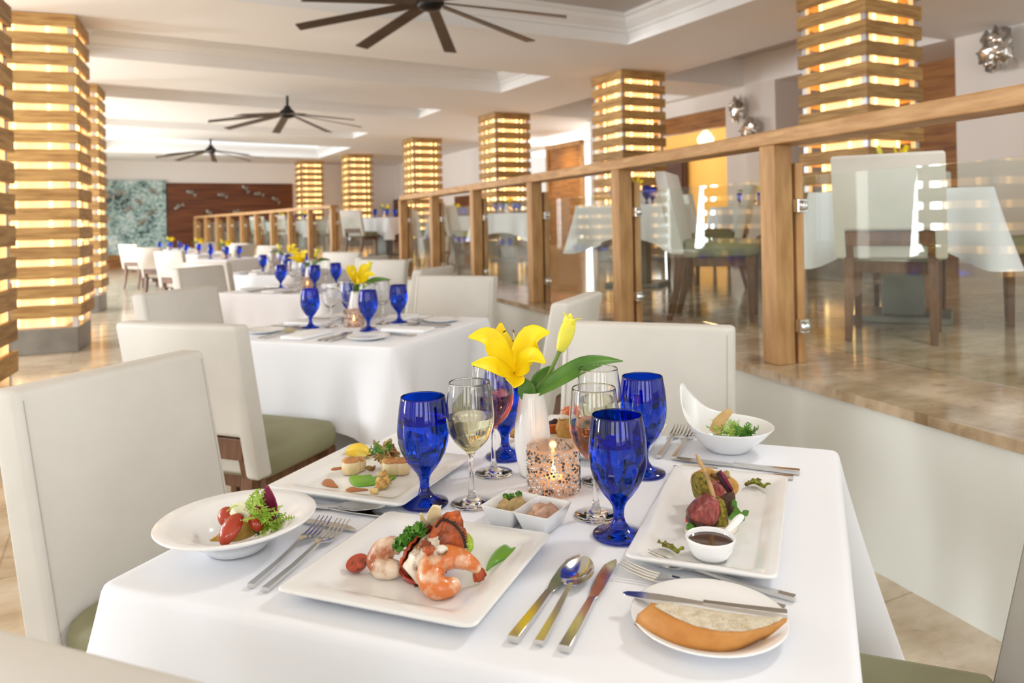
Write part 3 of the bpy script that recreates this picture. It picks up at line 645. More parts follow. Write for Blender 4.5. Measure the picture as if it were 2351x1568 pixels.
frames = {
    'front table': Frame(0.0416, 1.2434, TA), 'second table': Frame(-0.7049, 3.4241, TA), 'third table': Frame(-1.50, 5.62, TA), 'fourth table': Frame(-2.30, 7.68, TA),
    'fifth table': Frame(-4.25, 11.3, TA), 'sixth table': Frame(-5.55, 13.5, TA), 'seventh table': Frame(-7.35, 16.4, TA),
    'platform table by the tall chair': Frame(2.31, 4.54, -0.53, PZ), 'platform table behind the second oak post': Frame(1.17, 7.2, -0.40, PZ), 'platform table before the third lit column': Frame(-0.05, 12.3, -0.3, PZ),
    'platform table before the fourth lit column': Frame(-1.15, 16.0, -0.3, PZ), 'platform table seen through the stair gap': Frame(-2.55, 15.4, -0.5, PZ),
    'platform table behind the far railing': Frame(-5.6, 20.6, -0.4, PZ), 'platform table near the fish wall': Frame(-6.9, 22.9, -0.4, PZ), 'platform table by the white pier': Frame(3.1, 9.6, 0.2, PZ),
}
T1 = frames['front table']
for nm, f in frames.items():
    table.place(f.c, f.a, 'square pedestal table under the white cloth of the ' + nm)
    if nm == 'front table': front_cloth.location = f.c; front_cloth.rotation_euler = (0, 0, f.a)
    else: clothp.place(f.c, f.a, 'white cloth draped over the ' + nm)
def put_chair(f, side, nm, off=0.485, along=0.45, tw=0.0):
    u, v, r = {'front': (along, -off, 0), 'back': (along, 0.9 + off, pi), 'left': (-off, along, -pi / 2), 'right': (0.9 + off, along, pi / 2)}[side]
    p = f.at(u, v, 0); chair.place(p, f.a + r + tw, nm)
fr = frames
put_chair(T1, 'left', 'big cream chair left of the front table, seat hidden by the cloth', 0.48, 0.52)
put_chair(T1, 'back', 'cream chair behind the lily on the far side of the front table', 0.485, 0.41)
put_chair(T1, 'right', 'olive-seated cream chair right of the front table, cut by the picture edge', 0.245, 0.47)
put_chair(T1, 'front', 'cream chair of which only the back top shows in the bottom corner', 0.25, 0.45)
f = fr['second table']
put_chair(f, 'front', 'cream chair seen from behind, olive seat and walnut legs, before the second table', 0.485, 0.47)
put_chair(f, 'left', 'cream chair beside the second table, behind the one seen from behind')
put_chair(f, 'right', 'cream chair at the second table between the lily and the far railing post')
put_chair(f, 'back', 'cream chair on the far side of the second table, behind its blue goblets')
f = fr['third table']
put_chair(f, 'left', 'cream chair on the aisle side of the third table'); put_chair(f, 'right', 'cream chair on the railing side of the third table'); put_chair(f, 'back', 'cream chair on the far side of the third table')
f = fr['fourth table']
put_chair(f, 'front', 'cream chair on the near side of the fourth table'); put_chair(f, 'right', 'cream chair on the railing side of the fourth table'); put_chair(f, 'back', 'cream chair on the far side of the fourth table')
f = fr['fifth table']
put_chair(f, 'front', 'cream chair with walnut legs showing, near side of the fifth table'); put_chair(f, 'back', 'cream chair on the far side of the fifth table'); put_chair(f, 'right', 'cream chair on the railing side of the fifth table')
f = fr['sixth table']
put_chair(f, 'front', 'cream chair on the aisle, near side of the sixth table'); put_chair(f, 'back', 'cream chair on the far side of the sixth table'); put_chair(f, 'right', 'cream chair on the railing side of the sixth table')
f = fr['seventh table']
put_chair(f, 'front', 'farthest cream chair along the aisle, before the mosaic panel'); put_chair(f, 'right', 'cream chair on the railing side of the seventh table')
def free_chair(x, y, face, nm): chair.place((x, y, PZ), math.atan2(face[1], face[0]) - pi / 2, nm)
P1_, P2_, P3_, P4_, P5_, P6_, P7_, P8_ = [fr[k] for k in ('platform table by the tall chair', 'platform table behind the second oak post', 'platform table before the third lit column', 'platform table before the fourth lit column', 'platform table seen through the stair gap', 'platform table behind the far railing', 'platform table near the fish wall', 'platform table by the white pier')]
put_chair(P1_, 'front', 'tall-looking cream chair seen from behind through the glass railing, big column above it')
free_chair(1.08, 4.82, (0.93, -0.36), 'cream chair in side view behind the glass, olive seat facing the tall chair')
put_chair(P1_, 'right', 'cream chair with olive seat at the far picture edge behind the glass')
put_chair(P1_, 'back', 'cream chair on the far side of the platform table by the tall chair')
put_chair(P2_, 'right', 'cream chair turned sideways behind the platform table behind the second oak post')
put_chair(P2_, 'back', 'cream chair on the far side of the platform table behind the second oak post')
put_chair(P3_, 'left', 'cream chair beside the platform table before the third lit column')
put_chair(P5_, 'front', 'cream chair seen from behind in the stair gap')
put_chair(P4_, 'left', 'cream chair beside the platform table before the fourth lit column')
put_chair(P6_, 'front', 'cream chair seen through the middle of the far railing')
put_chair(P6_, 'right', 'cream chair seen through the far railing near the stair gap')
put_chair(P7_, 'front', 'cream chair seen through the far end of the far railing')
put_chair(P8_, 'left', 'cream chair between the second big column and the white pier')

# ---------------------------------------------------------------- glassware, cutlery, crockery
def single(name, mb, m, cat, **k): o = obj(name, mb, m, None, **k); tag(o, name, cat); return Proto(o)
gm = Mb()
gm.lathe([(0, 0.0025), (0.02, 0.0015), (0.0355, 0.0), (0.0385, 0.0015), (0.0375, 0.004), (0.026, 0.0075), (0.0155, 0.013), (0.010, 0.020), (0.0078, 0.028), (0.0078, 0.036), (0.0095, 0.044), (0.0135, 0.051), (0.020, 0.059), (0.0285, 0.071), (0.0362, 0.086), (0.0408, 0.102), (0.0424, 0.118), (0.0415, 0.138), (0.0390, 0.158), (0.0367, 0.1715), (0.0362, 0.1742),
          (0.0357, 0.1751), (0.0351, 0.1742), (0.0355, 0.1715), (0.0374, 0.158), (0.0398, 0.138), (0.0400, 0.1352), (0.0394, 0.1345), (0.02, 0.1345), (0, 0.1345)], 64, flute=10, famp=0.02, fz=(0.045, 0.128))
goblet = single('water_goblet', gm, M['cobalt'], 'goblet', smooth=True)
def make_wine(kind, level):
    t = thing('wine_glass', 'wine glass', 'wine glass')
    m = Mb(); out = [(0, 0.0022), (0.02, 0.001), (0.033, 0.0), (0.0345, 0.001), (0.033, 0.0026), (0.02, 0.0045), (0.010, 0.009), (0.0058, 0.016), (0.0042, 0.028), (0.0038, 0.05), (0.0040, 0.07), (0.0055, 0.080), (0.010, 0.0865), (0.018, 0.093), (0.0275, 0.103), (0.0350, 0.117), (0.0388, 0.132), (0.0395, 0.145), (0.0380, 0.165), (0.0350, 0.186), (0.0338, 0.1955), (0.0335, 0.1975)]
    inn = [(0.0331, 0.1980), (0.0328, 0.1975), (0.0330, 0.1955), (0.0342, 0.186), (0.0369, 0.165), (0.0384, 0.145), (0.0377, 0.132), (0.0339, 0.117), (0.0264, 0.1035), (0.0165, 0.0945), (0.007, 0.0895), (0, 0.0885)]
    m.lathe(out + inn, 56); obj('glass_bowl', m, M['clear'], t, smooth=True)
    if kind:
        ip = inn[::-1]; pr = [(0, 0.0883)]
        for (r0, z0), (r1, z1) in zip(ip, ip[1:]):
            if z1 < level: pr.append((r1 + 0.0003, z1))
            else: w = (level - z0) / (z1 - z0); pr.append((r0 + (r1 - r0) * w + 0.0003, level)); break
        pr += [(pr[-1][0] * 0.6, level), (0, level)]
        m = Mb(); m.lathe(pr, 56); obj('wine', m, M[kind], t, smooth=False, auto=40)
    return t
wine_white = Proto(make_wine('white_wine', 0.142)); wine_rose = Proto(make_wine('rose', 0.144)); wine_pink = Proto(make_wine('pink', 0.146)); wine_empty = Proto(make_wine(None, 0))
m = Mb(); pr = [(0, 0.004), (0.018, 0.002), (0.0215, 0.0), (0.023, 0.004), (0.0275, 0.02), (0.0315, 0.045), (0.0325, 0.068), (0.0305, 0.095), (0.0262, 0.120), (0.0225, 0.140), (0.0210, 0.1495), (0.0200, 0.1503), (0.0190, 0.1495), (0.0205, 0.138), (0.024, 0.118), (0.028, 0.09), (0.02, 0.03), (0, 0.02)]
m.lathe(pr, 56)
vase = single('bud_vase', m, M['vase'], 'vase', smooth=True)
# mosaic candle holder
def make_holder():
    t = thing('candle_holder', 'holder', 'candle holder'); R0 = 0.0455; H = 0.0765
    m = Mb(); m.lathe([(0, 0.006), (R0 - 0.004, 0.006), (R0 - 0.004, H), (R0 - 0.0032, H + 0.0006), (R0 - 0.0014, H), (R0 - 0.0014, 0.0), (0, 0.0)], 64); obj('glass_cup', m, M['candleglass'], t, auto=40)
    rnd = random.Random(4); m = Mb(); pts = []; tries = 0
    while len(pts) < 560 and tries < 26000:
        tries += 1; a = rnd.uniform(0, 2 * pi); z = rnd.uniform(0.004, H - 0.004); ok = True
        for b, y in pts:
            d = abs(a - b); d = min(d, 2 * pi - d) * R0
            if d * d + (z - y) ** 2 < 0.0054 ** 2: ok = False; break
        if ok: pts.append((a, z))
    for a, z in pts:
        r = rnd.uniform(0.0020, 0.0029); el = rnd.uniform(0.75, 1.2); n = 9; O = Vector((cos(a), sin(a), 0)); Tn = Vector((-sin(a), cos(a), 0)); c = O * (R0 - 0.0012) + Vector((0, 0, z)); w0 = rnd.uniform(0, 6)
        ring = lambda k, h: [c + O * h + (Tn * cos(2 * pi * i / n + w0) * el + Vector((0, 0, 1)) * sin(2 * pi * i / n + w0)) * r * k for i in range(n)]
        m.rings([ring(1, 0), ring(0.92, 0.0011), ring(0.5, 0.0017)], False, True)
    o = obj('pebble_mosaic', m, M['pebble'], t, smooth=True); return t
holder = Proto(make_holder())
def make_tea():
    t = thing('tealight', 'candle', 'candle')
    m = Mb(); m.lathe([(0, 0.0), (0.019, 0.0), (0.019, 0.016), (0.017, 0.0165), (0.014, 0.0145), (0, 0.014)], 28); w = obj('wax', m, M['wax'], t, auto=40)
    m = Mb(); m.lathe([(0, 0.016), (0.0035, 0.021), (0.0042, 0.027), (0.0026, 0.036), (0, 0.046)], 12); obj('flame', m, M['flame'], t, smooth=True)
    return t
tea = Proto(make_tea())
def cutlery(kind):
    m = Mb()
    def bar(y0, y1, w0, w1, h0, h1, z0, z1):
        m.rings([[Vector((sx * w, y, z + h * e)) for sx, e in ((-1, 0), (1, 0), (1, 1), (-1, 1))] for y, w, h, z in ((y0, w0, h0, z0), (y0 + (y1 - y0) * 0.5, (w0 * 0.6 + w1 * 0.4), (h0 + h1) / 2, z0 + (z1 - z0) * 0.2), (y1, w1, h1, z1))], True, True)
    if kind == 'fork':
        bar(0, 0.128, 0.0046, 0.0028, 0.0052, 0.003, 0.001, 0.007)
        rows = []
        for y, w, z in ((0.126, 0.0028, 0.0078), (0.136, 0.0065, 0.0062), (0.143, 0.0105, 0.0045), (0.150, 0.0122, 0.0035), (0.156, 0.0125, 0.0035)):
            rows.append([Vector((w * k / 4, y, z + 0.0012 * (abs(k) / 4) ** 2)) for k in (-4, -2, 0, 2, 4)] + [Vector((w * k / 4, y, z + 0.0018 + 0.0012 * (abs(k) / 4) ** 2)) for k in (4, 2, 0, -2, -4)])
        m.rings(rows, True, True)
        for k in (-1.5, -0.5, 0.5, 1.5):
            x = k * 0.0068; m.tube([(x, 0.154, 0.0052), (x, 0.170, 0.0062), (x, 0.188, 0.0095), (x * 0.98, 0.204, 0.0145)], [0.0021, 0.0019, 0.0016, 0.0009], 6)
    elif kind == 'knife':
        bar(0, 0.115, 0.0062, 0.0042, 0.0078, 0.0055, 0.0, 0.001)
        pts = [(0.113, -0.004, 0.004), (0.125, -0.006, 0.006), (0.145, -0.009, 0.0075), (0.18, -0.0105, 0.0075), (0.208, -0.009, 0.0072), (0.222, -0.003, 0.0055), (0.228, 0.0015, 0.003)]
        m.rings([[Vector((a, y, 0.0022)), Vector((b, y, 0.0022)), Vector((b, y, 0.0042)), Vector((a, y, 0.0032))] for y, a, b in pts], True, True)
    elif kind == 'butter_knife':
        bar(0, 0.09, 0.0056, 0.004, 0.006, 0.0045, 0.0, 0.001)
        pts = [(0.088, -0.004, 0.004), (0.105, -0.004, 0.0055), (0.13, -0.006, 0.008), (0.16, -0.007, 0.0085), (0.176, -0.004, 0.006), (0.181, 0.0, 0.002)]
        m.rings([[Vector((a, y, 0.0015)), Vector((b, y, 0.0015)), Vector((b, y, 0.0034)), Vector((a, y, 0.0026))] for y, a, b in pts], True, True)
    else:
        bar(0, 0.130, 0.0050, 0.0026, 0.0055, 0.003, 0.001, 0.007)
        rows = []; top = []
        for k in range(15):
            t = k / 14; y = 0.126 + 0.078 * t; w = 0.0026 + 0.0188 * (sin(pi * min(1, t * 0.93 + 0.07)) ** 0.75) * (1 - 0.12 * t) if t < 0.999 else 0.002; dp = 0.0085 * sin(pi * t) ; zb = 0.0085 + 0.002 * t
            rows.append([Vector((w * j / 5, y, zb - dp * (1 - (j / 5) ** 2))) for j in range(-5, 6)] + [Vector((w * j / 5, y, zb + 0.0012 - dp * (1 - (j / 5) ** 2))) for j in range(5, -6, -1)])
        m.rings(rows, True, True)
    return m
fork = single('fork', cutlery('fork'), M['steel'], 'fork', auto=45); knife = single('knife', cutlery('knife'), M['steel'], 'knife', bevel=0.0008, auto=45)
spoon = single('spoon', cutlery('spoon'), M['steel'], 'spoon', auto=45); bknife = single('butter_knife', cutlery('butter_knife'), M['steel'], 'butter knife', bevel=0.0008, auto=45)
def lay(pr, f, a, b, z, label, group=None, tilt=0.0):               # handle end at a, pointing at b (table coordinates)
    p = f.at(a[0], a[1], z); q = f.at(b[0], b[1], z); d = q - p; return pr.place(p, 0, label, group, rot=(tilt, 0, math.atan2(d.y, d.x) - pi / 2))
def rrect(hx, hy, r, z, n=7, sag=0.0):
    out = []
    for cx, cy, a0 in ((hx, hy, 0), (-hx, hy, pi / 2), (-hx, -hy, pi), (hx, -hy, 3 * pi / 2)):
        sx = -1 if cx > 0 else 1; sy = -1 if cy > 0 else 1
        for j in range(n): w = a0 + pi / 2 * j / (n - 1); out.append(Vector((cx + sx * r + r * cos(w), cy + sy * r + r * sin(w), z)))
    return out
def plate_mesh(hx, hy, rim=0.03):
    m = Mb(); rows = []
    for d, z, r in ((0.045, 0.0, 0.02), (0.022, 0.001, 0.02), (0.006, 0.012, 0.014), (0.0, 0.0165, 0.012), (0.0005, 0.0185, 0.012), (0.003, 0.0192, 0.011), (rim * 0.6, 0.0165, 0.012), (rim * 0.95, 0.0145, 0.014), (rim + 0.006, 0.0085, 0.016), (rim + 0.012, 0.0072, 0.018), (rim + 0.03, 0.0068, 0.02)):
        rows.append(rrect(hx - d, hy - d, r, z))
    m.rings(rows, True, True); return m
# ---------------------------------------------------------------- foliage helpers
def frond(m, p0, d, L, rnd, w=0.0045, lob=7, curl=0.6):
    d = Vector(d).normalized(); side = d.cross(Vector((0.2, -0.5, 1))).normalized(); up = side.cross(d); pts = []; p = Vector(p0)
    for k in range(lob + 1): pts.append(p.copy()); p = p + d * (L / lob); d = (d + (up * rnd.uniform(-curl, curl * 0.4) + side * rnd.uniform(-curl, curl)) * 0.35).normalized()
    wd = [w * (0.25 + 0.75 * sin(pi * min(1, 0.15 + 0.85 * k / lob))) for k in range(lob + 1)]
    m.strip([q + side * a * 0.4 for q, a in zip(pts, wd)], [q - side * a * 0.4 for q, a in zip(pts, wd)])
    for k in range(1, lob):
        for s in (-1, 1):
            t = (pts[k + 1] - pts[k]).normalized(); o = (side * s + t * rnd.uniform(0.2, 0.9) + up * rnd.uniform(-0.5, 0.7)).normalized(); ln = wd[k] * rnd.uniform(1.2, 2.3)
            a = pts[k] + t * 0.001; b = pts[k] + t * (0.55 * L / lob); e = pts[k] + o * ln; mid = (a + b) / 2 + o * ln * 0.55
            m.add([a, b, mid + t * wd[k] * 0.3, e, mid - t * wd[k] * 0.3], [(0, 1, 2, 4), (4, 2, 3)])
def curly(m, c, r, n, rnd, s=0.004):
    c = Vector(c)
    for _ in range(n):
        d = Vector((rnd.gauss(0, 1), rnd.gauss(0, 1), rnd.gauss(0, 1) + 0.5)).normalized(); p = c + Vector((d.x * r[0], d.y * r[1], d.z * r[2])) * rnd.uniform(0.5, 1)
        a = d.orthogonal().normalized(); b = d.cross(a); k = 7; w = rnd.uniform(0.6, 1.3) * s; ph = rnd.uniform(0, 6)
        vs = [p] + [p + (a * cos(2 * pi * i / k) + b * sin(2 * pi * i / k)) * w * (0.7 + 0.5 * (i % 2)) + d * w * 0.6 * sin(3 * 2 * pi * i / k + ph) for i in range(k)]
        m.add(vs, [(0, 1 + i, 1 + (i + 1) % k) for i in range(k)])
def blade(m, pts, widths, nrm, fold=0.3, n=4):          # a leaf or petal with a channelled midrib
    pts = smooth_path(pts, 5); w = smooth_vals(widths, 5); nrm = Vector(nrm); rows = []
    for i, p in enumerate(pts):
        t = (pts[min(i + 1, len(pts) - 1)] - pts[max(i - 1, 0)]).normalized(); s = t.cross(nrm).normalized(); up = s.cross(t)
        rows.append([p + s * w[i] * j / n + up * w[i] * fold * (abs(j) / n) ** 1.3 for j in range(-n, n + 1)])
    m.grid(rows)
# ---------------------------------------------------------------- the front table
TZ = 0.7515
def on(pr, f, u, v, label, z=None, rz=0.0, group=None): return pr.place(f.at(u, v, TZ if z is None else z), f.a + rz, label, group)
on(goblet, T1, 0.597, 0.361, 'full cobalt goblet nearest the lamb plate, in front of the rose wine')
on(goblet, T1, 0.269, 0.384, 'full cobalt goblet standing alone behind the lobster plate')
on(goblet, T1, 0.30, 0.655, 'cobalt goblet behind the lily, mostly hidden by the vase')
on(goblet, T1, 0.575, 0.640, 'cobalt goblet behind the rose wine, towards the swooping bowl')
on(wine_white, T1, 0.342, 0.408, 'wine glass of pale white wine beside the lone cobalt goblet')
on(wine_rose, T1, 0.546, 0.423, 'wine glass of orange-pink rose beside the candle holder')
on(wine_pink, T1, 0.317, 0.558, 'wine glass of dark pink wine behind the white wine')
on(wine_white, T1, 0.512, 0.575, 'wine glass of pale wine behind the rose, by the back goblet')
on(vase, T1, 0.388, 0.572, 'slender white bud vase holding the yellow lily on the front table')
on(holder, T1, 0.448, 0.510, 'mosaic glass candle holder glowing orange on the front table')
on(tea, T1, 0.448, 0.510, 'lit tealight inside the holder on the front table', TZ + 0.0062)
cl_ = bpy.data.lights.new('tealight_glow', 'POINT'); cl_.energy = 0.07; cl_.color = (1, .5, .2); cl_.shadow_soft_size = .006; co_ = bpy.data.objects.new('tealight_glow', cl_); COL.objects.link(co_); co_.location = T1.at(.448, .510, TZ + .052)
plt = thing('square_plate', 'plate', 'plate'); obj('dish', plate_mesh(0.1325, 0.1325, 0.034), M['porcelain'], plt, auto=60); 
plate = single('square_plate', plate_mesh(0.1325, 0.1325, 0.034), M['porcelain'], 'plate', smooth=True)
bpy.data.objects.remove(plt.children[0]); bpy.data.objects.remove(plt)
platec = single('rectangular_plate', plate_mesh(0.095, 0.196, 0.022), M['porcelain'], 'plate', smooth=True)
on(plate, T1, 0.385, 0.163, 'square white plate of lobster and shrimp, nearest')
on(plate, T1, 0.130, 0.455, 'square white plate of scallops and mushrooms')
on(plate, T1, 0.435, 0.79, 'square white plate behind the vase with a golden cake')
on(platec, T1, 0.7235, 0.452, 'oblong white plate of lamb chops')
for kd, a, b, lb in [('f', (0.198, 0.053), (0.163, 0.290), 'dinner fork beside the rimmed bowl, the shorter-looking of the pair'), ('f', (0.222, 0.051), (0.196, 0.30), 'dinner fork beside the lobster plate, nearer the plate of the pair'),
        ('k', (0.556, 0.047), (0.561, 0.303), 'knife lying on the lobster plate side of the spoon'), ('k', (0.614, 0.048), (0.610, 0.312), 'knife lying on the bread side of the spoon'), ('s', (0.585, 0.051), (0.576, 0.316), 'spoon lying between two knives on the front table'),
        ('f', (0.838, 0.243), (0.612, 0.299), 'fork just below the lamb plate, nearer it'), ('f', (0.828, 0.213), (0.632, 0.247), 'fork half under the bread plate rim'),
        ('k', (0.835, 0.722), (0.60, 0.738), 'knife behind the lamb plate, farther of the two handles'), ('s', (0.825, 0.690), (0.62, 0.664), 'spoon whose end shows behind the lamb plate corner'),
        ('f', (0.583, 0.735), (0.590, 0.93), 'fork beside the golden cake plate'), ('f', (0.612, 0.735), (0.618, 0.93), 'fork beside the swooping bowl'),
        ('k', (0.02, 0.312), (0.25, 0.312), 'knife along the scallop plate edge'), ('s', (0.03, 0.285), (0.19, 0.320), 'spoon under the rimmed bowl edge, catching orange light'), ('k', (0.0, 0.262), (0.222, 0.25), 'knife under the two fork tips')]:
    lay({'f': fork, 'k': knife, 's': spoon}[kd], T1, a, b, TZ, lb)
# bread plate, bread, butter knife
m = Mb(); m.lathe([(0, 0.0), (0.046, 0.0), (0.050, 0.003), (0.07, 0.008), (0.0845, 0.0135), (0.086, 0.0150), (0.0835, 0.0158), (0.068, 0.011), (0.05, 0.0065), (0, 0.006)], 64)
bplate = single('bread_plate', m, M['porcelain'], 'bread plate', smooth=True)
on(bplate, T1, 0.750, 0.150, 'round white side plate with a slice of bread')
bc = P(1632, 1470, TZ + .009)
t = thing('bread_slice', 'thick half slice of crusty pale bread on the round side plate', 'bread', tuple(bc), world=True)
def line(pl): return smooth_path([P(x, y, TZ + z) for x, y, z in pl], 5)
tf = line([(1492, 1388, .036), (1530, 1412, .034), (1582, 1436, .033), (1640, 1451, .033), (1700, 1454, .032), (1756, 1442, .030), (1804, 1420, .028)])
tb = line([(1494, 1384, .037), (1545, 1388, .040), (1600, 1396, .041), (1650, 1404, .040), (1700, 1411, .038), (1752, 1418, .034), (1806, 1419, .028)])
mf = line([(1464, 1410, .026), (1506, 1440, .022), (1560, 1464, .020), (1625, 1478, .020), (1690, 1478, .020), (1752, 1456, .020), (1807, 1421, .026)])
bf = line([(1456, 1434, .012), (1496, 1466, .009), (1550, 1490, .009), (1615, 1502, .009), (1682, 1499, .009), (1745, 1470, .010), (1807, 1424, .024)])
sec = []; crm = []
for k in range(len(tf)):
    q_ = tb[k] + (tb[k] - tf[k]) * .08; bb = Vector((q_.x, q_.y, max(bf[k].z, TZ + .010))); bm_ = Vector((q_.x, q_.y, (tb[k].z + bb.z) / 2)) + (tb[k] - tf[k]) * .05
    sec.append([bf[k], mf[k], tf[k].lerp(mf[k], .2), tf[k], tb[k], bm_, bb])
    if 1 < k < len(tf) - 1:
        row = []
        for j in range(13):
            w = .06 + .88 * j / 12; p = tf[k].lerp(tb[k], w); row.append(p + Vector((0, 0, .0012 + .0013 * noise.noise(Vector((p.x * 190, p.y * 190, 3))))))
        crm.append(row)
m = Mb(); m.rings(sec, True, True); obj('crust', m, M['bread_crust'], t, smooth=True)
m = Mb(); m.grid(crm); obj('crumb', m, M['crumb'], t, smooth=True, solid=.0012)
a = P(1808, 1416, TZ + 0.016); b = P(1430, 1367, TZ + 0.018); d = b - a; d2 = Vector((d.x, d.y, 0))
bk = bknife.place(a, 0, 'butter knife resting across the side plate behind the bread', rot=(0.0, 0, math.atan2(d.y, d.x) - pi / 2)); bk.rotation_euler[0] = math.atan2(d.z, d2.length) 

# lily, bud, leaf in the vase
VC = T1.at(0.388, 0.572, TZ)
vy = VC.y
def lilies():
    t = thing('lily', 'open yellow lily bloom with curled petals in the vase on the front table', 'flower', tuple(VC + Vector((0, 0, 0.14))), world=True)
    C = PD(1181, 858, vy - 0.030)
    tips = [((1076, 774), (1120, 776), -0.055, 0.0150), ((1150, 741), (1150, 778), 0.02, 0.0135), ((1262, 764), (1222, 772), -0.035, 0.0165), ((1252, 834), (1222, 818), -0.085, 0.0130), ((1181, 890), (1183, 880), -0.080, 0.0120), ((1083, 836), (1122, 838), -0.095, 0.0115)]
    for (tx, ty), (mx, my), dd, w in tips:
        tip = PD(tx, ty, vy - 0.03 + dd); mid = PD(mx, my, vy - 0.03 + dd * 0.75); m = Mb(); q = C.lerp(mid, 0.45) + Vector((0, -0.004, 0.0))
        blade(m, [C, q, mid, tip], [0.007, w * 1.25, w * 1.22, 0.002], (0.05, -1, 0.55), 0.30); obj('petal', m, M['petal'], t, smooth=True, solid=0.0011)
    for k in range(6):
        a = k * pi / 3; e = C + Vector((0.012 * cos(a), -0.03, 0.045 + 0.008 * sin(a * 2))) if k else PD(1176, 755, vy)
        e = C + Vector((-0.008 + 0.016 * cos(a), 0.0, 0.066 + 0.010 * sin(a)))
        m = Mb(); m.tube(smooth_path([C, C.lerp(e, 0.5) + Vector((0.003 * cos(a), -0.004, 0.002)), e], 4), 0.0009, 6); fl = obj('filament', m, M['petal_bud'], t, smooth=True)
        m = Mb(); m.blob(e, (0.0042, 0.0016, 0.0016), 1, R=Matrix.Rotation(a * 1.3, 3, 'Y')); obj('anther', m, M['stamen'], fl, smooth=True)
    m = Mb(); top = VC + Vector((0, 0, 0.146)); m.tube(smooth_path([VC + Vector((0, 0, 0.05)), top + Vector((-0.006, 0, 0)), C.lerp(top, 0.4) + Vector((0, -0.0, 0)), C], 5), 0.0036, 8); obj('stem', m, M['stem'], t, smooth=True)
    m = Mb(); blade(m, [top + Vector((-0.003, -0.010, -0.012)), PD(1208, 893, vy - 0.012), PD(1196, 868, vy - 0.008)], [0.010, 0.016, 0.004], (0, -1, 0.2), 0.25); obj('leaf', m, M['leaf'], t, smooth=True, solid=0.0008)
    b = thing('lily_bud', 'closed greenish-yellow lily bud on its own stem with a long green leaf, front table', 'flower', tuple(VC + Vector((0.008, 0, 0.14))), world=True)
    B0 = PD(1285, 806, vy + 0.005); B1 = PD(1310, 730, vy + 0.015); ax = B1 - B0; s = ax.normalized().cross(Vector((0, -1, 0))).normalized(); f_ = Vector((0, -1, 0))
    m = Mb(); rows = []
    for k in range(13):
        q = k / 12; r = 0.0042 + 0.0098 * sin(pi * (0.12 + 0.70 * q)) ** 1.2; rows.append([B0 + ax * q + (s * cos(w) + f_ * sin(w)) * r * (1 + 0.13 * cos(3 * w)) for w in [2 * pi * i / 18 for i in range(18)]])
    m.rings(rows, True, True); obj('bud', m, M['petal_bud'], b, smooth=True)
    for k in range(3):
        a = 2 * pi * k / 3 + 0.5; o_ = s * cos(a) + f_ * sin(a); m = Mb(); e = B0 + ax * 0.85 + o_ * 0.011
        blade(m, [e, B1 + o_ * 0.012, B1 + ax * 0.10 + o_ * 0.021], [0.008, 0.0055, 0.001], -o_, 0.3); obj('bud_tip', m, M['petal_bud'], b, smooth=True, solid=0.001)
    m = Mb(); m.tube(smooth_path([VC + Vector((0.006, 0, 0.06)), top + Vector((0.006, -0.004, 0)), PD(1258, 862, vy), B0], 5), [0.0034] * 11 + [0.0036] * 4 + [0.004], 8); obj('stem', m, M['stem'], b, smooth=True)
    m = Mb(); blade(m, [top + Vector((0.004, -0.006, -0.004)), PD(1268, 880, vy - 0.02), PD(1335, 842, vy - 0.01), PD(1385, 829, vy + 0.01), PD(1430, 829, vy + 0.03)], [0.004, 0.0145, 0.0165, 0.010, 0.001], (0.15, -0.75, 0.75), 0.35); obj('leaf', m, M['leaf'], b, smooth=True, solid=0.0008)
    m = Mb(); blade(m, [top + Vector((0.002, 0.004, -0.002)), PD(1234, 874, vy + 0.01), PD(1262, 851, vy + 0.02), PD(1272, 846, vy + 0.03)], [0.004, 0.012, 0.009, 0.001], (0.2, -0.9, 0.3), 0.3); obj('leaf', m, M['leaf'], b, smooth=True, solid=0.0008)
    return t, b
lily, bud = lilies()

# double dip dish with two dips and parsley
dc = Vector((0.013, 1.158, TZ)); da = -0.537
t = thing('dip_dish', 'small white double dish with two dips', 'dish', tuple(dc), da)
m = Mb()
for s in (-1, 1):
    rows = []
    for d, z, r in ((0.012, 0.0, 0.006), (0.010, 0.001, 0.006), (0.0008, 0.028, 0.004), (0.0, 0.030, 0.004), (0.001, 0.0306, 0.004), (0.0026, 0.030, 0.004), (0.0105, 0.006, 0.006), (0.016, 0.005, 0.006)):
        rows.append([p + Vector((s * 0.0285, 0, 0)) for p in rrect(0.0295 - d, 0.040 - d, r, z, 5)])
    m.rings(rows, True, True)
obj('dish', m, M['porcelain'], t, auto=50)
R_ = Matrix.Rotation(da, 3, 'Z')
def dip(x, mt, nm, lb, seed):
    m = Mb(); c = dc + R_ @ Vector((x, 0, 0.006)); m.blob(c + Vector((0, 0, 0.007)), (0.0205, 0.028, 0.020), 4, 0.28, 45, seed, R_, clip=-0.25); return tag(obj(nm, m, mt, smooth=True), lb, 'dip')
dip(-0.0285, M['hummus'], 'hummus', 'beige dip under the parsley in the double dish', 2); dip(0.0285, M['pate'], 'pink_dip', 'speckled pink dip in the double dish', 5)
rnd = random.Random(11)
def parsley(nm, lb, cs, n, s=0.0034, mt='parsley'):
    m = Mb()
    for c, r in cs: curly(m, c, r, n, rnd, s)
    return tag(obj(nm, m, M[mt], smooth=False), lb, 'herb')
pc = dc + R_ @ Vector((-0.030, 0.004, 0.034))
parsley('parsley', 'small parsley sprig on the beige dip', [(pc, (0.006, 0.006, 0.004)), (pc + Vector((0.013, 0.003, 0.003)), (0.005, 0.005, 0.003)), (pc + Vector((-0.007, 0, 0.001)), (0.004, 0.004, 0.003))], 26, 0.0028)

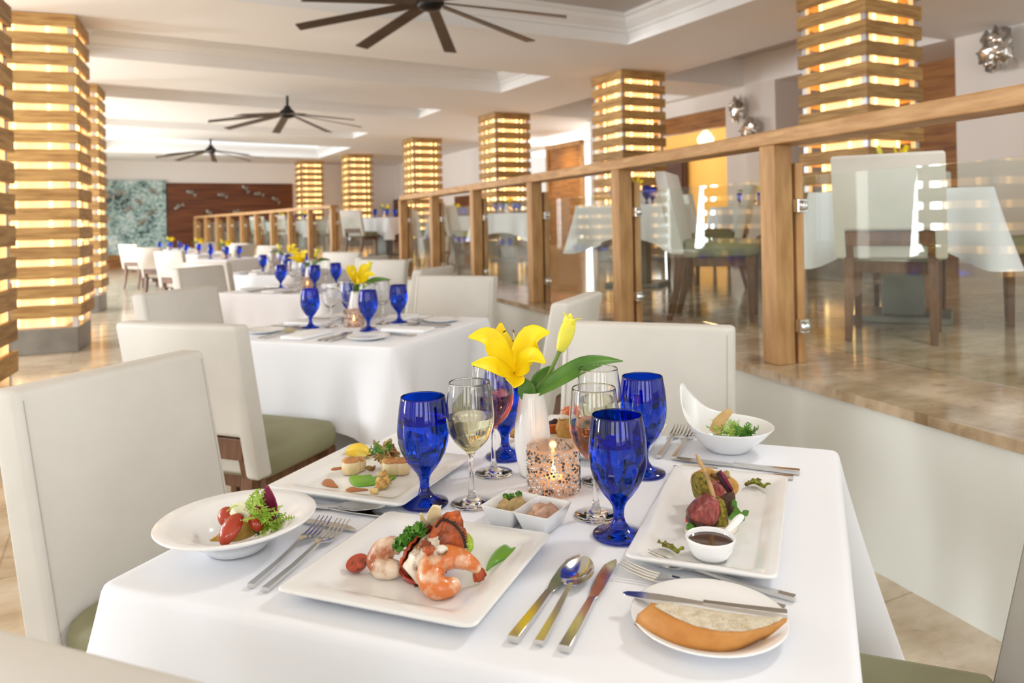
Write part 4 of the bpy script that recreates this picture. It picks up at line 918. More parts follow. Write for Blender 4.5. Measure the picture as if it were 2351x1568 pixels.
# lobster plate
SZ = TZ + 0.0075
def food(nm, lb, cat, c, group=None): return thing(nm, lb, cat, tuple(c), world=True, group=group)
def px3(pts): return [P(x, y, z) for x, y, z in pts]
def shrimp(lb, pts, rad, mt, nseg=7, tail=None):
    pts = px3(pts); t = food('grilled_shrimp', lb, 'shrimp', P_(pts)); path = smooth_path(pts, 8); r = smooth_vals(rad, 8); N = len(path)
    r = [a * (1 + 0.10 * abs(sin(pi * nseg * i / N)) ** .6 - 0.06) for i, a in enumerate(r)]
    r[0] *= 0.6
    m = Mb(); m.tube(path, r, 18, True); obj('shrimp_body', m, M[mt], t, smooth=True)
    if tail:
        for k, (tx, ty, tz) in enumerate(tail):
            e = P(tx, ty, tz); b0 = path[-2]; m = Mb(); blade(m, [b0, b0.lerp(e, 0.5), e], [0.0035, 0.0055, 0.0035], (0.3, -0.8, 0.5), 0.3); obj('tail_fin', m, M['shrimp_tail'], t, smooth=True, solid=0.0012)
    return t
def P_(pts): c = sum(pts, Vector()) / len(pts); c.z = min(p.z for p in pts); return c
z0 = SZ
shrimp('curled orange grilled shrimp, nearest, in front of the lobster tail', [(1050, 1338, z0 + .012), (1026, 1349, z0 + .011), (998, 1343, z0 + .014), (988, 1313, z0 + .024), (1008, 1286, z0 + .032), (1042, 1279, z0 + .034), (1075, 1290, z0 + .030), (1096, 1306, z0 + .018)], [.008, .012, .0155, .0165, .0158, .0135, .010, .0065], 'shrimp', 7, [(1105, 1334, z0 + .004), (1113, 1325, z0 + .006), (1095, 1336, z0 + .004)])
shrimp('pale stubby grilled shrimp on the tomato side of the lobster plate', [(918, 1306, z0 + .011), (886, 1304, z0 + .012), (870, 1287, z0 + .018), (880, 1264, z0 + .030), (905, 1254, z0 + .034), (922, 1262, z0 + .030)], [.009, .0145, .0155, .0145, .012, .007], 'shrimp2', 6)
lc = P(985, 1300, z0); t = food('lobster_tail', 'grilled half lobster tail with charred shell standing in the middle of the plate', 'lobster', lc)
ax = smooth_path(px3([(935, 1320, z0 + .012), (962, 1298, z0 + .020), (992, 1268, z0 + .030), (1018, 1238, z0 + .042)]), 6); rr = smooth_vals([.014, .0215, .0235, .019], 6)
m = Mb(); rows = []
for i, p in enumerate(ax):
    tn = (ax[min(i + 1, len(ax) - 1)] - ax[max(i - 1, 0)]).normalized(); s = tn.cross(Vector((0.35, -0.85, 0.4))).normalized(); b = s.cross(tn)
    k = (1 + 0.05 * (i % 3)); rows.append([p + (s * cos(w) + b * sin(w) * 0.9) * rr[i] * 1.12 * k for w in [pi * (0.93 + 1.14 * j / 16) for j in range(17)]])
best = rows; m.grid(rows)
sh = obj('shell', m, M['lob_shell'], t, smooth=True, solid=0.003)
m = Mb(); pts = [p + Vector((0.003, -0.004, 0.002)) for p in ax]
m.tube(pts, [a * (0.98 + 0.04 * sin(i * 1.7)) for i, a in enumerate(rr)], 20, True)
for i in range(0, len(m.v)):
    v = Vector(m.v[i]); m.v[i] = tuple(v + Vector((1, 1, 1)) * 0.0022 * noise.noise(v * 90))
obj('meat', m, M['lob_meat'], t, smooth=True)
for k, (cx, cy, z, rx, rz_, rot) in enumerate([(1022, 1213, z0 + .060, .0125, .021, .95), (1036, 1228, z0 + .054, .0125, .020, .55), (1048, 1242, z0 + .046, .012, .018, .15), (1030, 1246, z0 + .046, .011, .015, .4)]):
    m = Mb(); Rr = Matrix.Rotation(0.5, 3, 'Z') @ Matrix.Rotation(rot, 3, 'Y'); m.blob(P(cx, cy, z), (rx * 1.2, .0065, rz_ * 1.2), 3, 0.15, 40, k, Rr); obj('tail_fan', m, M['lob_fan'], t, smooth=True)
m = Mb(); e = smooth_path([P(1000, 1210, z0 + .070), P(1017, 1193, z0 + .076), P(1043, 1205, z0 + .072), P(1062, 1229, z0 + .062), P(1069, 1258, z0 + .048)], 5); m.tube(e, 0.0018, 7)
rnd = random.Random(5)
for p in e[4:]:
    for _ in range(2): q = p + Vector((rnd.uniform(0, .005), rnd.uniform(-.002, .002), rnd.uniform(0, .004))); m.tube([p, q], [0.0009, 0.0003], 4)
obj('charred_fringe', m, M['dark_edge'], t, smooth=True)
for k, (cx, cy, z, r) in enumerate([(985, 1262, z0 + .052, .008), (975, 1250, z0 + .056, .0065), (1012, 1263, z0 + .05, .009), (1035, 1264, z0 + .04, .008)]):
    m = Mb(); m.blob(P(cx, cy, z), (r, r * .7, r * .8), 2, .4, 70, k + 20); obj('flesh_piece', m, M['lob_fan'] if k < 2 else M['lob_meat'], t, smooth=True)
m = Mb(); m.tube(smooth_path([P(918, 1306, z0 + .010), P(930, 1326, z0 + .004), P(950, 1336, z0 + .003), P(970, 1335, z0 + .003)], 5), [.003] * 16, 7); obj('red_rim', m, M['tomato'], t, smooth=True)
rnd = random.Random(21)
parsley('curly_parsley', 'bushy curly parsley sprig between shrimp and lobster', [(P(925, 1243, z0 + .046), (.010, .009, .008)), (P(942, 1226, z0 + .054), (.010, .009, .009)), (P(962, 1215, z0 + .062), (.009, .008, .010)), (P(915, 1254, z0 + .040), (.007, .007, .006))], 75, 0.0034)
for pts, ws, lb in [([(1005, 1203, .055), (998, 1185, .075), (1003, 1160, .095)], [.008, .010, .005], 'pale cream vegetable chip sticking up behind the lobster'), ([(985, 1215, .050), (972, 1195, .070), (966, 1178, .085)], [.005, .004, .001], 'thin brown pointed chip beside the pale one')]:
    m = Mb(); blade(m, [P(x, y, z0 + z - .0) for x, y, z in pts], ws, (0.1, -1, 0.2), 0.2); tag(obj('vegetable_chip', m, M['chip'] if 'pale' in lb else M['bone'], smooth=True, solid=0.0012), lb, 'garnish')
tc_ = P(820, 1313, z0); t = food('roasted_tomato', 'roasted cherry tomato half lying cut side up on the lobster plate', 'tomato', tc_)
Rt = Matrix.Rotation(-0.25, 3, 'Y') @ Matrix.Rotation(0.55, 3, 'X')
m = Mb(); m.blob(tc_ + Vector((0, 0, .0105)), (.0150, .0125, .012), 3, 0.05, 40, 3, Rt, ); m2 = Mb()
keep = Mb(); rows = []
for k in range(9):
    a = pi / 2 * k / 8; rows.append([tc_ + Vector((0, 0, .0125)) + Rt @ Vector((.0150 * sin(a) * cos(w), .0125 * sin(a) * sin(w), -.012 * cos(a))) for w in [2 * pi * i / 24 for i in range(24)]])
keep.rings(rows, True, False); obj('skin', keep, M['tomato'], t, smooth=True)
m = Mb(); m.rings([[tc_ + Vector((0, 0, .0125)) + Rt @ Vector((.0148 * f * cos(w), .0123 * f * sin(w), .0012 * (1 - f) + .0008 * sin(5 * w) * f * (1 - f) * 4)) for w in [2 * pi * i / 24 for i in range(24)]] for f in (1.0, .8, .55, .3, .05)], False, True); obj('cut_face', m, M['tomato_cut'], t, smooth=True)
def smear(nm, lb, cat, pl, z, mt, h=0.0035, group=None, dome=True):     # a puddle of sauce: outline in sight-line points on the dish
    pts = [P(x, y, z) for x, y in pl]; n = len(pts); c = sum(pts, Vector()) / n; out = []
    for i in range(n):
        for j in range(4):
            p0, p1, p2, p3 = pts[i - 1], pts[i], pts[(i + 1) % n], pts[(i + 2) % n]; t_ = j / 4
            out.append(0.5 * ((2 * p1) + (p2 - p0) * t_ + (2 * p0 - 5 * p1 + 4 * p2 - p3) * t_ * t_ + (3 * p1 - p0 - 3 * p2 + p3) * t_ ** 3))
    rows = [[q + Vector((0, 0, 0.0)) for q in out]] + [[c + (q - c) * f + Vector((0, 0, h * g)) for q in out] for f, g in ((.97, .45), (.88, .75), (.7, .92), (.4, 1.0), (.05, 1.0))]
    m = Mb(); m.rings(rows, True, True); return tag(obj(nm, m, mt, smooth=True), lb, cat, group)
smear('green_puree', 'bright green puree smear at the rim side of the lobster plate', 'puree', [(1116, 1312), (1121, 1290), (1138, 1266), (1160, 1253), (1176, 1262), (1192, 1258), (1197, 1266), (1185, 1281), (1155, 1290), (1130, 1302)], z0 - .0005, M['puree'], .005)
m = Mb(); m.tube(smooth_path([P(1058, 1226, z0 + .020), P(1074, 1240, z0 + .022), P(1077, 1258, z0 + .020), P(1068, 1274, z0 + .012)], 5), [.003, .005, .006, .007, .007, .007, .007, .0065, .006, .006, .0055, .005, .004, .0035, .003, .002], 10); tag(obj('lime_puree', m, M['puree_light'], smooth=True), 'lime green dab of puree peeping from behind the lobster', 'puree')

# scallop plate
z1 = TZ + 0.0075
for k, (x, y, r, h, lb) in enumerate([(806, 1078, .0165, .026, 'seared scallop standing alone on the lemon side of the mushrooms'), (898, 1081, .0165, .027, 'seared scallop behind the lone goblet, nearer the mushrooms'), (922, 1079, .0155, .026, 'seared scallop half hidden by the lone goblet'), (822, 1072, .014, .022, 'small scallop tucked behind the single one')]):
    c = P(x, y + 8, z1); t = food('seared_scallop', lb, 'scallop', c); m = Mb(); n = 26
    prf = [(.0, 0), (.85, 0), (1, .12), (1.04, .5), (1, .86), (.93, .95)]
    m.rings([[c + Vector((r * f * cos(w) * (1 + .03 * sin(5 * w)), r * f * sin(w), h * g)) for w in [2 * pi * i / n for i in range(n)]] for f, g in ((.6, 0), (.88, .02), (1, .14), (1.05, .5), (1, .84), (.95, .93))], True, False); obj('flesh', m, M['scallop'], t, smooth=True)
    m = Mb(); m.rings([[c + Vector((r * f * cos(w) * (1 + .03 * sin(5 * w)), r * f * sin(w), h * g)) for w in [2 * pi * i / n for i in range(n)]] for f, g in ((1.0, .85), (.95, .95), (.8, 1.0), (.4, 1.02), (.05, 1.02))], False, True); obj('seared_top', m, M['seared'], t, smooth=True)
lcn = P(822, 1052, z1); t = food('lemon_wedge', 'lemon wedge behind the scallops', 'lemon', lcn); Rl = Matrix.Rotation(-0.2, 3, 'Z')
m = Mb(); rows = []; fl = Mb(); frs = []
for k in range(13):
    s = -1 + k / 6; x = .026 * s; r = .021 * sqrt(max(0.02, 1 - s * s)); rows.append([lcn + Rl @ Vector((x, r * cos(a) * .9, .002 + .026 * sqrt(max(.02, 1 - s * s)) * sin(a))) for a in [0.25 + 2.2 * j / 8 for j in range(9)]]); frs.append([lcn + Rl @ Vector((x * .97, -.004 + (r * .95) * q * cos(.25), .002 + q * .0)) for q in (0, 1)])
m.grid(rows); obj('rind', m, M['lemon_rind'], t, smooth=True, solid=.002)
m = Mb(); rows2 = []
for k in range(13):
    s = -1 + k / 6; r = sqrt(max(0.02, 1 - s * s)); a = 2.45; ctr = Vector((.025 * s, -.002, .004)); e = Vector((.025 * s, .021 * r * cos(a) * .9, .002 + .026 * r * sin(a))); e2 = Vector((.025 * s, .021 * r * cos(.25) * .9, .004))
    rows2.append([lcn + Rl @ e, lcn + Rl @ (ctr + Vector((0, -.006 * r, .002))), lcn + Rl @ e2])
m.grid(rows2); obj('flesh', m, M['lemon_flesh'], t, smooth=False, solid=.001)
rnd = random.Random(31); hc = P(884, 1076, z1)
for k in range(34):
    q = rnd.uniform(0, 1); ang = rnd.uniform(0, 6.28); rr_ = (1 - q * .75) * rnd.uniform(.1, 1) * .030
    c = hc + Vector((rr_ * cos(ang), rr_ * sin(ang) * .8, .006 + q * .042)); d = Vector((rnd.gauss(0, 1), rnd.gauss(0, .6), rnd.gauss(0, .7))).normalized(); sd = d.orthogonal().normalized(); L_ = rnd.uniform(.010, .019)
    if c.z + d.z * L_ < z1 + .003 or c.z - d.z * L_ < z1 + .003: d.z *= .2
    up = (sd + Vector((0, -.6, .5))).normalized(); m = Mb()
    blade(m, [c - d * L_, c - d * L_ * .3 + sd * rnd.uniform(-.006, .006), c + d * L_ * .4 + up * rnd.uniform(-.005, .005), c + d * L_], [.0012, rnd.uniform(.0025, .005), rnd.uniform(.003, .007), .0012], up, rnd.uniform(.4, 1.0), 3)
    tag(obj('oyster_mushroom', m, M['mushroom'], smooth=True, solid=.0012), 'crisp shredded oyster mushroom piece in the heap between the scallops', 'mushroom', 'heap of fried oyster mushrooms')
m = Mb(); rnd = random.Random(8)
for k in range(9): frond(m, P(878, 1040, z1 + .05) + Vector((rnd.uniform(-.01, .012), rnd.uniform(-.01, .01), 0)), (rnd.uniform(-1, 1), rnd.uniform(-1, .3), rnd.uniform(.2, 1)), .02, rnd, .0055, 4, .6)
tag(obj('herb_leaf', m, M['frisee_dark'], smooth=True), 'green herb leaf on top of the mushrooms', 'herb')
smear('green_puree', 'green puree stroke in front of the scallops', 'puree', [(803, 1094), (806, 1110), (822, 1118), (850, 1115), (880, 1110), (908, 1098), (902, 1092), (880, 1094), (860, 1100), (850, 1092), (830, 1094)], z1, M['puree'], .004)
for pl, lb in [([(738, 1110), (748, 1100), (762, 1102), (771, 1112), (777, 1119), (768, 1119), (750, 1117)], 'larger round caramel sauce drop on the scallop plate'), ([(793, 1126), (806, 1119), (822, 1122), (846, 1125), (822, 1128), (806, 1130)], 'tear-shaped caramel sauce drop beside the cauliflower'), ([(754, 1079), (762, 1076), (790, 1073), (790, 1076), (762, 1081)], 'thin caramel sauce streak beside the single scallop')]:
    smear('sauce_drop', lb, 'sauce', pl, z1, M['sauce'], .0025)
m = Mb()
for k, (x, y, z, r) in enumerate([(880, 1108, .014, .0085), (873, 1114, .010, .007), (888, 1114, .010, .0075), (879, 1120, .006, .007), (868, 1124, .005, .005)]): m.blob(P(x, y + z * 300, z1) + Vector((0, 0, z)), r, 3, .5, 70, k + 3)
m.tube([P(868, 1127, z1 + .005), P(850, 1127, z1 + .005)], [.005, .004], 8); tag(obj('cauliflower_floret', m, M['cauli'], smooth=True), 'golden roasted cauliflower floret at the front of the scallop plate', 'cauliflower')

# rimmed bowl with pasta salad
rb = P(545, 1186, TZ + .045); rb.z = TZ
m = Mb(); m.lathe([(0, .003), (.034, .002), (.037, 0), (.040, .002), (.048, .010), (.066, .022), (.090, .034), (.1085, .0425), (.1102, .0448), (.1085, .0465), (.088, .0405), (.068, .033), (.058, .028), (.052, .018), (.044, .010), (.030, .0075), (0, .007)], 72)
o = tag(obj('rimmed_bowl', m, M['porcelain'], smooth=True), 'wide-rimmed white bowl of pasta and tomatoes at the corner of the front table', 'bowl'); o.location = rb
o.rotation_euler = (0.0, -0.03, 0)
zb = TZ + .010
m = Mb(); rnd = random.Random(3)
for k in range(20):
    q = k / 19; ly = k % 2
    pts = [P(484 + 10 * q, 1240 - 6 * q, zb + .008 + .004 * q + .003 * ly), P(512 + 4 * q, 1241 - 22 * q, zb + .010 + .014 * q), P(545 + 6 * q, 1240 - 38 * q, zb + .011 + .022 * q + .002 * ly), P(580 + 8 * q, 1228 - 40 * q, zb + .012 + .024 * q), P(600 + 4 * q, 1212 - 30 * q, zb + .010 + .024 * q)]
    m.tube(smooth_path(pts, 4), .0016, 6)
tag(obj('pasta_nest', m, M['pasta'], smooth=True), 'rolled nest of golden spaghetti under the tomatoes', 'pasta')
def tom(x, y, z, r, rot, lb):
    c = P(x, y, z); t = food('tomato_half', lb, 'tomato', c); R2 = Matrix.Rotation(rot[2], 3, 'Z') @ Matrix.Rotation(rot[1], 3, 'Y') @ Matrix.Rotation(rot[0], 3, 'X'); rows = []
    for k in range(10):
        a = pi / 2 * k / 9; rows.append([c + R2 @ Vector((r[0] * sin(a) * cos(w), r[1] * sin(a) * sin(w), r[2] * cos(a))) for w in [2 * pi * i / 24 for i in range(24)]])
    m = Mb(); m.rings(rows, True, False); obj('skin', m, M['tomato'], t, smooth=True)
    m = Mb(); m.rings([[c + R2 @ Vector((r[0] * f * cos(w), r[1] * f * sin(w), -.0005)) for w in [2 * pi * i / 24 for i in range(24)]] for f in (1, .6, .05)], False, True); obj('cut_face', m, M['tomato_cut'], t, smooth=True)
tom(533, 1216, zb + .032, (.0160, .0235, .0145), (0.75, -.15, -.55), 'cherry tomato half nearest the bowl edge, lying on the pasta')
tom(522, 1187, zb + .034, (.013, .016, .013), (0.5, -.5, .4), 'cherry tomato half behind the nearest one, against the cheese')
tom(594, 1188, zb + .038, (.0155, .021, .012), (0.75, .35, .5), 'cherry tomato wedge between cheese and green leaves')
m = Mb(); m.blob(P(562, 1177, zb + .044), (.020, .014, .014), 3, .22, 40, 4, Matrix.Rotation(.35, 3, 'Y')); m.blob(P(545, 1180, zb + .040), (.010, .010, .010), 3, .2, 40, 6); tag(obj('mozzarella_ball', m, M['mozz'], smooth=True), 'creamy white cheese ball with herbs on the pasta', 'cheese')
rnd = random.Random(17)
m = Mb()
for (x, y, z), n in [((606, 1180, .050), 15), ((615, 1205, .030), 15), ((630, 1200, .028), 9), ((592, 1166, .060), 9), ((556, 1164, .058), 2)]:
    for k in range(n): frond(m, P(x, y, zb + z) + Vector((rnd.uniform(-.008, .008), rnd.uniform(-.008, .008), rnd.uniform(-.012, .004))), (rnd.uniform(-.9, 1), rnd.uniform(-1, .4), rnd.uniform(-.3, 1)), rnd.uniform(.018, .03), rnd, .0036, 6, .7)
tag(obj('frisee', m, M['frisee'], smooth=True), 'frizzy green lettuce sprays in the rimmed bowl', 'lettuce')
m = Mb()
for k in range(26): frond(m, P(612, 1216, zb + .012) + Vector((rnd.uniform(-.02, .016), rnd.uniform(-.012, .01), rnd.uniform(-.004, .014))), (rnd.uniform(-1, 1), rnd.uniform(-1, .6), rnd.uniform(-.1, .7)), rnd.uniform(.015, .024), rnd, .005, 5, .7)
tag(obj('salad_leaf', m, M['frisee_dark'], smooth=True), 'dark green leaves at the bottom of the rimmed bowl', 'lettuce')
for pts, ws, lb in [([(612, 1195, .03), (628, 1160, .055), (614, 1113, .085)], [.008, .018, .002], 'big pointed purple radicchio leaf standing in the rimmed bowl'), ([(600, 1180, .04), (603, 1150, .06), (610, 1122, .078)], [.004, .006, .001], 'narrow purple radicchio leaf beside the big one'), ([(592, 1170, .05), (594, 1150, .062), (593, 1128, .075)], [.003, .004, .001], 'thin dark radicchio tip at the back of the greens')]:
    m = Mb(); blade(m, [P(x, y, zb + z) for x, y, z in pts], ws, (-.5, -.9, .2), .5); tag(obj('radicchio_leaf', m, M['radicchio'], smooth=True, solid=.0009), lb, 'lettuce')

# swooping bowl with salad and cracker
sb = T1.at(.701, .832, TZ); m = Mb(); n = 72; rows = []; A0 = 2.62
def lift(w): d = (w - A0 + pi) % (2 * pi) - pi; return math.exp(-(d / .72) ** 2), math.exp(-(d / 1.1) ** 2)
for r, z, k, s in ((.02, .0, 0, 0), (.036, .0, 0, 0), (.040, .003, 0, 0), (.058, .018, .02, .1), (.075, .034, .3, .4), (.0855, .0455, .9, 1), (.0875, .0485, 1, 1), (.0862, .0490, 1, 1), (.0835, .0455, .9, 1), (.072, .034, .3, .4), (.055, .019, .02, .1), (.036, .0075, 0, 0), (.01, .006, 0, 0)):
    row = []
    for i in range(n):
        w = 2 * pi * i / n; g, g2 = lift(w); row.append(sb + Vector(((r + .004 * k * g) * cos(w), (r + .004 * k * g) * sin(w), z + .070 * k * g * (.55 + .45 * g) + .004 * k * g2)))
    rows.append(row)
m.rings(rows, True, True); tag(obj('swoop_bowl', m, M['porcelain'], smooth=True), 'white bowl with one tall swooping lip, back corner of the front table', 'bowl')
rnd = random.Random(41); m = Mb()
for k in range(46): frond(m, sb + Vector((rnd.uniform(-.030, .034), rnd.uniform(-.030, .025), .025 + rnd.uniform(0, .018))), (rnd.uniform(-1, 1), rnd.uniform(-1, .5), rnd.uniform(0, 1)), rnd.uniform(.018, .03), rnd, .0042, 6, .7)
tag(obj('frisee', m, M['frisee'], smooth=True), 'pale frizzy lettuce in the swooping bowl', 'lettuce')
m = Mb()
for k in range(18): frond(m, sb + Vector((rnd.uniform(.0, .042), rnd.uniform(-.032, .0), .028 + rnd.uniform(0, .016))), (rnd.uniform(-.4, 1), rnd.uniform(-1, .5), rnd.uniform(0, .8)), rnd.uniform(.015, .026), rnd, .006, 5, .6)
tag(obj('salad_leaf', m, M['frisee_dark'], smooth=True), 'darker green leaves beside the cracker in the swooping bowl', 'lettuce')
m = Mb(); blade(m, [P(1640, 993, TZ + .036), P(1652, 968, TZ + .055), P(1678, 941, TZ + .078)], [.010, .011, .006], (-.3, -.8, .5), .15); tag(obj('cracker', m, M['cracker'], smooth=True, solid=.002), 'long beige cracker leaning in the swooping bowl', 'cracker')

# lamb plate
z2 = TZ + .0075
def slab(poly, d, th, n=2):       # a cut face looking at us at depth d, th thick
    m = Mb(); f0 = [PD(x, y, d) for x, y in poly]; k0 = len(f0); f = []
    for i in range(k0):
        p0, p1, p2, p3 = f0[i - 1], f0[i], f0[(i + 1) % k0], f0[(i + 2) % k0]
        for j in range(4): w = j / 4; f.append(0.5 * ((2 * p1) + (p2 - p0) * w + (2 * p0 - 5 * p1 + 4 * p2 - p3) * w * w + (3 * p1 - p0 - 3 * p2 + p3) * w ** 3))
    k = len(f); back = Vector((-.15, 1, 0)).normalized() * th; c = sum(f, Vector()) / k; f = [c + (q - c) * 1.05 for q in f]
    nz = lambda q: Vector((0, -.0028 * noise.noise(q * 130), .0016 * noise.noise(q * 170)))
    rows = [[c + (q - c) * e + Vector((0, -o, 0)) + nz(c + (q - c) * e) for q in f] for e, o in ((.08, .0025), (.3, .0024), (.55, .002), (.78, .0014), (.93, .0004))] + [[q + back * .12 + (q - c) * .02 + nz(q) for q in f], [q + back * .5 + (q - c) * .04 + nz(q + back) for q in f], [q + back * .9 for q in f], [c + (q - c) * .6 + back * 1.02 for q in f]]
    m.rings(rows[::-1], True, True); return m
fd = P(1622, 1217, z2 + .002).y
t = food('lamb_chop', 'nearest lamb chop showing its rare pink face behind the gravy cup', 'lamb chop', P(1625, 1212, z2))
obj('meat', slab([(1590, 1192), (1594, 1176), (1612, 1157), (1634, 1145), (1650, 1152), (1655, 1170), (1650, 1190), (1640, 1203), (1615, 1203)], fd, .024), M['lamb'], t, smooth=True)
obj('seared_side', slab([(1590, 1193), (1596, 1215), (1618, 1219), (1642, 1217), (1648, 1200), (1640, 1199), (1615, 1201)], fd + .002, .024), M['lamb_sear'], t, smooth=True)
m = slab([(1643, 1218), (1650, 1190), (1655, 1168), (1650, 1150), (1664, 1156), (1671, 1185), (1672, 1215), (1660, 1226)], fd + .001, .026)
obj('herb_crust', m, M['crust'], t, smooth=True)
m = Mb(); m.tube(smooth_path([PD(1640, 1150, fd + .012), PD(1632, 1118, fd + .012), PD(1617, 1080, fd + .014), PD(1606, 1060, fd + .016), PD(1599, 1043, fd + .018)], 5), smooth_vals([.0038, .0032, .0028, .0034, .0014], 5), 9); obj('rib_bone', m, M['bone'], t, smooth=True)
bd = fd + .055
t = food('lamb_chop', 'herb-crusted lamb chop stacked behind the rare pink one', 'lamb chop', P(1650, 1170, z2))
obj('herb_crust', slab([(1606, 1105), (1625, 1098), (1642, 1108), (1646, 1135), (1636, 1160), (1614, 1158), (1605, 1135)], bd, .03), M['crust'], t, smooth=True)
obj('meat', slab([(1636, 1108), (1656, 1112), (1676, 1128), (1686, 1130), (1683, 1150), (1672, 1165), (1650, 1160), (1640, 1140)], bd - .004, .03), M['lamb'], t, smooth=True)
obj('seared_side', slab([(1660, 1140), (1684, 1130), (1689, 1150), (1688, 1180), (1676, 1186), (1662, 1175)], bd - .008, .03), M['lamb_sear'], t, smooth=True)
m = Mb(); pts = [(1606, 1103), (1640, 1088), (1655, 1094), (1692, 1108), (1691, 1135), (1660, 1138), (1610, 1135)]
tag(obj('roast_potato_cake', slab(pts, bd + .035, .03), M['crab'], smooth=True), 'browned potato cake at the back of the lamb stack', 'potato cake')
for pts, lb, mt in [([(1680, 1125), (1664, 1100), (1653, 1082)], 'purple beet stick leaning on the lamb stack', 'purple'), ([(1672, 1126), (1657, 1103), (1648, 1086)], 'dark purple stick beside the bright one on the lamb', 'dark_edge')]:
    m = Mb(); m.tube([PD(x, y, bd - .004) for x, y in pts], [.0032, .004, .0032], 6); tag(obj('beet_stick', m, M[mt], smooth=True), lb, 'beet')
m = Mb(); m.blob(PD(1645, 1091, bd + .02), (.008, .006, .007), 2, .3, 60, 3); m.blob(PD(1668, 1090, bd + .02), (.006, .006, .006), 2, .3, 60, 4); tag(obj('mushroom_piece', m, M['mushroom'], smooth=True), 'small browned mushroom on top of the lamb stack', 'mushroom')
m = Mb(); rnd = random.Random(6)
for x, y, r in [(1685, 1155, .006), (1692, 1175, .0075), (1702, 1185, .008), (1682, 1186, .007), (1711, 1178, .006), (1697, 1195, .006)]:
    c = PD(x, y, fd + .015); nn = Vector((rnd.uniform(-.5, .5), -1, rnd.uniform(0, .8))); m.add([], []); s = Vector((rnd.uniform(-1, 1), 0, rnd.uniform(.2, 1))).normalized(); blade(m, [c - s * r, c, c + s * r], [.001, r * .75, .001], nn, .2)
m.tube(smooth_path([PD(1690, 1150, fd + .02), PD(1692, 1180, fd + .016), PD(1690, 1200, fd + .012)], 4), .0009, 5); tag(obj('watercress', m, M['frisee_dark'], smooth=True), 'dark green cress sprig beside the lamb', 'herb')
m = Mb(); m.blob(P(1585, 1211, z2 + .0065), .0062, 3); tag(obj('green_pea', m, M['pea'], smooth=True), 'single green pea beside the gravy cup', 'pea')
m = Mb(); m.box(P(1583, 1194, z2 + .005), (.010, .009, .010), .5); tag(obj('red_pepper_cube', m, M['red_pepper'], bevel=.002), 'small red pepper cube beside the lamb', 'pepper')
smear('white_mash', 'creamy white puree under the lamb', 'puree', [(1570, 1222), (1574, 1203), (1600, 1196), (1650, 1200), (1688, 1200), (1694, 1218), (1670, 1232), (1600, 1232)], z2, M['mash'], .006)
for (pl, z, lb) in [([(1713, 1112), (1722, 1108), (1733, 1107), (1745, 1112), (1755, 1117)], .006, 'roasted sprout leaf at the far end of the lamb plate'), ([(1521, 1250), (1533, 1252), (1545, 1258), (1556, 1266)], .005, 'roasted sprout leaf at the near end of the lamb plate')]:
    m = Mb(); pts = [P(x, y, z2 + z) for x, y in pl]; m.tube(smooth_path(pts, 3), .0028, 7); rnd = random.Random(len(pl))
    for p in pts: blade(m, [p, p + Vector((rnd.uniform(-.005, .005), -.004, .004)), p + Vector((rnd.uniform(-.01, .01), -.008, .006))], [.002, .005, .001], (0, -.4, 1), .4)
    tag(obj('sprout_leaf', m, M['sprout'], smooth=True, solid=.0008), lb, 'garnish')
rc = P(1632, 1279, z2)
t = food('gravy_cup', 'small white handled cup of brown gravy on the lamb plate', 'sauce cup', rc); zc = z2 + .0005
m = Mb(); m.lathe([(0, .002), (.019, .001), (.021, 0), (.025, .005), (.0295, .013), (.0318, .0235), (.0326, .0270), (.0312, .0277), (.0296, .0262), (.0285, .021), (.025, .010), (.018, .005), (0, .0045)], 56, (rc.x, rc.y, zc)); obj('cup', m, M['porcelain'], t, smooth=True)
m = Mb(); m.lathe([(0, .0215), (.027, .0215), (.0288, .0218)], 48, (rc.x, rc.y, zc)); obj('gravy', m, M['gravy'], t, smooth=True)
hd = Vector((cos(.72), sin(.72), 0)); h0 = Vector((rc.x, rc.y, zc)) + hd * .0305; m = Mb(); m.tube(smooth_path([h0 + Vector((0, 0, .021)), h0 + hd * .016 + Vector((0, 0, .025)), h0 + hd * .034 + Vector((0, 0, .031)), h0 + hd * .044 + Vector((0, 0, .034))], 4), smooth_vals([.0050, .0052, .0062, .0048], 4), 12, True, .75); obj('handle', m, M['porcelain'], t, smooth=True)

# golden cake plate behind the vase
z3 = TZ + .0075
kc = P(1305, 1004, z3); m = Mb(); m.blob(kc + Vector((0, 0, .018)), (.026, .024, .026), 3, .18, 50, 9, clip=-.7); tag(obj('crab_cake', m, M['crab'], smooth=True), 'tall golden crumbed cake behind the rose wine', 'cake')
m = Mb(); m.blob(kc + Vector((.004, 0, .052)), (.015, .012, .012), 3, .4, 50, 2); tag(obj('salmon_rosette', m, mat('salmon', (222, 120, 70), .3), smooth=True), 'orange salmon topping on the golden cake', 'salmon')
m = Mb(); m.blob(kc + Vector((-.004, 0, .044)), (.016, .013, .006), 3, .3, 50, 7); tag(obj('cream_dollop', m, M['mash'], smooth=True), 'white cream under the salmon', 'cream')
m = Mb(); a = P(1262, 985, z3 + .01); m.box(a, (.05, .012, .018), .2); tag(obj('terracotta_slice', m, M['terracotta'], bevel=.003), 'terracotta-coloured roasted slice beside the golden cake', 'vegetable')
smear('yellow_sauce', 'pale yellow sauce pool around the golden cake', 'sauce', [(1255, 1008), (1265, 998), (1300, 1000), (1330, 1010), (1325, 1020), (1280, 1022)], z3, M['mash'], .003)
m = Mb(); m.blob(P(1272, 972, z3 + .012), (.012, .008, .010), 2, .4, 60, 3); tag(obj('black_olive_piece', m, M['dark_edge'], smooth=True), 'small black piece on the golden cake plate', 'garnish')
